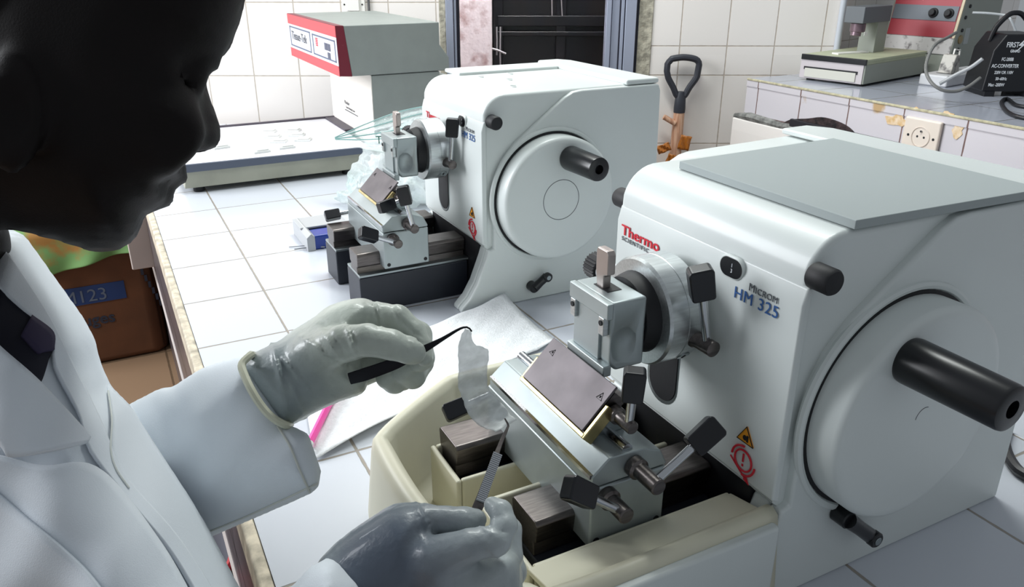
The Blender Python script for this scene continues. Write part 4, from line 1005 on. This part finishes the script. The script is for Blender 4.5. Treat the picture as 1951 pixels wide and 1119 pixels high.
# ---- gloves
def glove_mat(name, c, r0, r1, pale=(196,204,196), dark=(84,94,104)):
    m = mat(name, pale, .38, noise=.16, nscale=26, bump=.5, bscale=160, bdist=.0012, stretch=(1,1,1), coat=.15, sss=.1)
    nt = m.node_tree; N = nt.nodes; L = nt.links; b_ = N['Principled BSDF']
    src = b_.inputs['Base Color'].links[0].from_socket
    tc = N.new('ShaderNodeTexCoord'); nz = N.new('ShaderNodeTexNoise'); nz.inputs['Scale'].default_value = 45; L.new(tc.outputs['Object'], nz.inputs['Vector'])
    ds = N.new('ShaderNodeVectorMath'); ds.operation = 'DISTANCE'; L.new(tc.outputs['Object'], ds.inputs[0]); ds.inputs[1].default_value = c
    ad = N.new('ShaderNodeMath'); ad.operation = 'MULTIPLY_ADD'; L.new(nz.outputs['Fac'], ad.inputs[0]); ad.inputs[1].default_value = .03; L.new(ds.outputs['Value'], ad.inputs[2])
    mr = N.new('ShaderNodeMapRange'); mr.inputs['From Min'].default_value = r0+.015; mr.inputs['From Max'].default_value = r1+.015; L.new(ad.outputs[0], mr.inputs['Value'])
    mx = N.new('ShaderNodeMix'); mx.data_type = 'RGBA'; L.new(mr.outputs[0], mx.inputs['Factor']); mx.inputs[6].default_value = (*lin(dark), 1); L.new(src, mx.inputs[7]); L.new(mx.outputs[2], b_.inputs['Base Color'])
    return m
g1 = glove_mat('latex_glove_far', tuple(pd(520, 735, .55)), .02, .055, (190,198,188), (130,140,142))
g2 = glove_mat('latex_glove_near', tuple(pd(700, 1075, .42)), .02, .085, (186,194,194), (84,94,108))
GP = smooth_poly([(456,698),(480,674),(528,651),(560,628),(600,603),(640,581),(672,572),(700,578),(705,592),(700,625),(690,690),(700,728),(690,750),(650,765),(605,785),(572,803),(548,812),(522,800),(497,766),(474,728)], 90)
GD = lambda U, V: .568-.0*U+.0*V
def gw(U, V):
    r = 1+.035*np.sin((U*.75+V*.65)/7.5)*np.exp(-(((U-630)/55)**2+((V-660)/45)**2))
    r = r+.05*np.exp(-((U-(528+.15*(V-700)))/5)**2)*np.exp(-((V-720)/60)**2)+.04*np.exp(-(((U-590)*.6-(V-700))/6)**2)*np.exp(-((U-590)/60)**2)
    return r
gbody = inflate(GP, GD, .036, 2.2, gw, .033)
def chain(pts, k=.006):
    """pts: (u, v, depth, radius in px)"""
    q = [(pl_(u, v, d), r*d/FPX) for u, v, d, r in pts]
    return [(a[0], b[0], a[1], b[1], k if i == 0 else .002) for i, (a, b) in enumerate(zip(q, q[1:]))]
def chains(cs, kb): 
    fs = [caps(chain(c)) for c in cs]
    def f(X, Y, Z):
        D = None
        for g in fs:
            d = g(X, Y, Z); D = d if D is None else smin(D, d, kb)
        return D
    return f
thumb = [(600,678,.545,42),(655,655,.526,36),(700,648,.519,31),(745,657,.517,29),(780,668,.519,26),(789,672,.521,23)]
index = [(645,622,.566,38),(690,600,.562,29),(757,607,.560,26),(788,634,.558,24),(803,662,.553,21),(809,682,.548,17)]
middle = [(660,640,.585,38),(740,612,.588,30),(795,640,.580,28),(806,682,.565,22),(798,690,.560,20)]
ring = [(665,690,.598,38),(752,660,.600,30),(800,690,.592,26),(786,716,.575,25),(768,706,.566,24)]
pinky = [(660,715,.600,34),(730,690,.600,30),(765,718,.590,26),(752,726,.575,24),(738,720,.568,22)]
def crease(f, uv):
    def g(X, Y, Z):
        D = f(X, Y, Z); U = PCX+FPX*X/Z; V = PCY-FPX*Y/Z
        for (u, v, a, s, l, w) in uv:
            ca, sa = cos(a), sin(a); x = (U-u)*ca+(V-v)*sa; y = -(U-u)*sa+(V-v)*ca
            D = D+1.4*w*np.exp(-(y/s)**2)*np.exp(-(x/l)**2)
        return D
    return g
cr1 = [(668,648,1.25,3,30,-.0022),(672,646,1.25,2.5,28,.0012),(716,596,1.4,2.5,26,.0012),(722,596,1.4,2.5,26,-.001),(755,600,1.2,2.5,24,.0012),(776,620,.7,2.5,20,.0012),(790,636,.5,2.2,20,.001),(797,650,.35,2,20,.0009),(780,655,1.1,3,18,.0006),
       (530,700,1.3,4,50,-.0020),(545,690,.9,4,60,-.0012),(480,735,.9,5,60,.0012),(600,660,.62,2.6,60,-.0012),(640,650,.95,2.2,38,.0010),(628,655,.95,2.2,36,-.0010),(616,664,.95,2.2,32,.0009),(650,690,.3,3,60,.0008),(570,770,1.2,4,40,-.0014)]
up = crease(ublend([gbody, chains([thumb, index, middle, ring, pinky], .0015)], .008), cr1)
lo, hi = boxb([(455,560),(835,820)], .50, .64)
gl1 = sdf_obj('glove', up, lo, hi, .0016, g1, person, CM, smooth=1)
gl1['label'] = 'pale stretched glove of the farther hand holding the black tweezers'
cuffm = mat('rolled_cuff', (206,206,184), .4)
b = B(); front = [(478,676,.548),(461,694,.542),(466,715,.536),(480,745,.530),(500,776,.529),(522,798,.531),(547,811,.545)]; back = [(552,806,.575),(530,770,.590),(505,720,.598),(488,690,.590),(482,676,.568)]
b.tube([pd(*p) for p in catmull(front+back+[front[0]], 60)][:-1], .0028, 8, closed=True); obj('cuff_bead', b, cuffm, gl1)
# near hand
GP2 = smooth_poly([(560,1180),(592,1092),(628,1046),(660,1018),(700,990),(735,970),(775,961),(805,966),(822,985),(835,1020),(870,1035),(905,1040),(940,1045),(985,1060),(996,1110),(985,1160),(900,1200),(700,1220)], 90)
gb2 = inflate(GP2, .462, .036, 2., None, .032)
thumb2 = [(770,1008,.458,44),(810,992,.455,30),(850,992,.454,26),(885,993,.455,26),(906,992,.456,22)]
index2 = [(830,1066,.438,46),(895,1040,.434,31),(945,1030,.436,29),(961,1002,.440,25),(954,975,.445,22),(938,963,.450,17)]
middle2 = [(850,1100,.455,46),(930,1075,.462,34),(968,1062,.474,28),(972,1010,.478,22),(955,985,.475,18)]
ring2 = [(860,1140,.48,40),(940,1120,.49,32),(975,1090,.50,28),(965,1050,.50,24)]
cr2 = [(806,985,1.15,2.5,26,-.0016),(812,985,1.15,2.5,26,.001),(826,990,1.3,2.2,22,.0007),(800,1000,1.4,3,30,-.001),(935,1002,.15,2.5,24,.0010),(950,985,-.2,2.2,20,.0008),(955,1012,.1,2.5,24,.0010),(930,1012,.6,2.5,44,-.0009),(945,1060,.9,3,40,-.0009)]
dn = crease(ublend([gb2, chains([thumb2, index2, middle2, ring2], .0012)], .007), cr2)
lo, hi = boxb([(555,935),(1005,1190)], .40, .53)
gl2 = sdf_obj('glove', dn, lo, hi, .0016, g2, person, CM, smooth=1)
gl2['label'] = 'bluish pale glove of the nearer hand at the bottom pinching the steel tweezers'
# ---- tweezers
def ribbon(pts, hw, th, b=None):
    """flat bar through pts: half width hw[i] across the line of travel, thickness th along sight"""
    b = b or B(); P = [pd(*p) for p in pts]; n = len(P); rings = []
    for i in range(n):
        T = (P[min(i+1, n-1)]-P[max(i-1, 0)]).normalized(); s = T.cross(CF).normalized(); f = s.cross(T)
        w = hw[i]; t = th
        rings.append([b.bm.verts.new(P[i]+s*a*w+f*c*t) for a, c in ((1,-.4),(.7,-1),(-.7,-1),(-1,-.4),(-1,.4),(-.7,1),(.7,1),(1,.4))])
    for a, c in zip(rings, rings[1:]):
        for k in range(8): b.bm.faces.new((a[k], a[(k+1) % 8], c[(k+1) % 8], c[k]))
    b.bm.faces.new(rings[0][::-1]); b.bm.faces.new(rings[-1]); return b
def rs(pts, w, n):
    q = catmull(pts, n); idx = np.linspace(0, len(w)-1, n); return q, np.interp(idx, range(len(w)), w)
bt_ = mat('black_tweezers', (20,20,26), .35, .6)
tz = tag(empty('tweezers', pd(760, 690, .525)), 'black curved tweezers held in the farther gloved hand', 'tweezers')
for dd in (0, .0045):
    q, w = rs([(666,722,.536+dd), (700,712,.531+dd), (752,693,.526+dd*.8), (803,668,.522+dd*.5), (840,648,.520+dd*.3), (870,630,.519+dd*.1), (884,624,.519), (893,625,.519), (899,632,.519)], [.0040,.0044,.0042,.0040,.0032,.0022,.0013,.0009,.0005], 40)
    o = obj('tweezer_arm', ribbon(q, w, .0008), bt_, None); o.parent = tz; o.matrix_parent_inverse = Matrix.Translation(-tz.location)
tz = tag(empty('tweezers', pd(940, 890, .48)), 'silver tweezers with ridged grip held in the nearer gloved hand', 'tweezers')
for dd in (0, .005):
    q, w = rs([(900,990,.462+dd), (918,948,.468+dd), (938,890,.482+dd*.8), (954,845,.496+dd*.5), (966,818,.506+dd*.2), (968,810,.508), (962,798,.510)], [.0030,.0032,.0030,.0024,.0015,.0011,.0005], 40)
    o = obj('tweezer_arm', ribbon(q, w, .0008), steel_d, None); o.parent = tz; o.matrix_parent_inverse = Matrix.Translation(-tz.location)
b = B()
for i in range(26):
    t = i/25; u, v, d = 916+ (948-916)*t, 954-(954-866)*t, .4665+.0215*t; c = pd(u, v, d-.0012); T = (pd(948,866,.488)-pd(916,954,.4665)).normalized(); s = T.cross(CF).normalized()
    b.tube([c-s*.0029, c+s*.0029], .0008, 5)
o = obj('grip_ridges', b, steel, None); o.parent = tz; o.matrix_parent_inverse = Matrix.Translation(-tz.location)
# ---- wax ribbon with the tissue section
film = mat('wax_film', (240,244,244), .35, alpha=.58, bump=.6, bscale=240, bdist=.001, noise=.12, nscale=90)
A = catmull([(886,627,.520),(879,640,.521),(873,665,.524),(874,700,.530),(873,735,.538),(882,762,.545),(893,790,.545),(915,812,.540),(945,822,.528)], 40)
Bq = catmull([(897,630,.520),(903,655,.522),(930,668,.526),(928,705,.532),(930,738,.540),(945,757,.547),(962,776,.546),(972,790,.538),(985,800,.526)], 40)
rows = []
for j in range(14):
    t = j/13; rows.append([pd(*(A[i]*(1-t)+Bq[i]*t)[:2]+np.array([sin(i*1.9+j)*.6, sin(i*2.3)*.8]), (A[i]*(1-t)+Bq[i]*t)[2]+.002*sin(i*1.1)+.006*sin(pi*t)) for i in range(40)])
o = obj('wax_ribbon', B().grid(rows), film, None, solid=.0003, angle=180); tag(o, 'thin translucent wax ribbon stretched between the two pairs of tweezers', 'wax section')
# ================================================================ light
W = bpy.data.worlds.new('world'); SC.world = W; W.use_nodes = True
bg = W.node_tree.nodes['Background']; bg.inputs[0].default_value = (.86, .93, 1., 1); bg.inputs[1].default_value = .29
def area(name, loc, to, sx, sy, power, col=(1,1,1)):
    l = bpy.data.lights.new(name, 'AREA'); l.shape = 'RECTANGLE'; l.size = sx; l.size_y = sy; l.energy = power; l.color = col
    o = bpy.data.objects.new(name, l); COL.objects.link(o); o.location = loc
    o.rotation_euler = (Vector(to)-Vector(loc)).to_track_quat('-Z', 'Y').to_euler(); return o
area('window_daylight', (-1.7, 2.2, 1.15), (.5, 1.2, .1), 1.4, 1.3, 80, (.93, .96, 1))
area('ceiling_tube', (.75, 1.45, 1.70), (.85, 1.5, 0), 1.3, .25, 26, (.95, 1, .97))
area('outside_daylight', tuple(W0-wn_*.25+wd*.1+Vector((0, 0, 1.15))), tuple(W0-wn_*OFS+wd*.1+Vector((0,0,.25))), .6, .15, 14)
SC.view_settings.view_transform = 'Standard'; SC.view_settings.look = 'None'; SC.view_settings.exposure = .14; SC.view_settings.gamma = 1.; SC.view_settings.use_curve_mapping = False
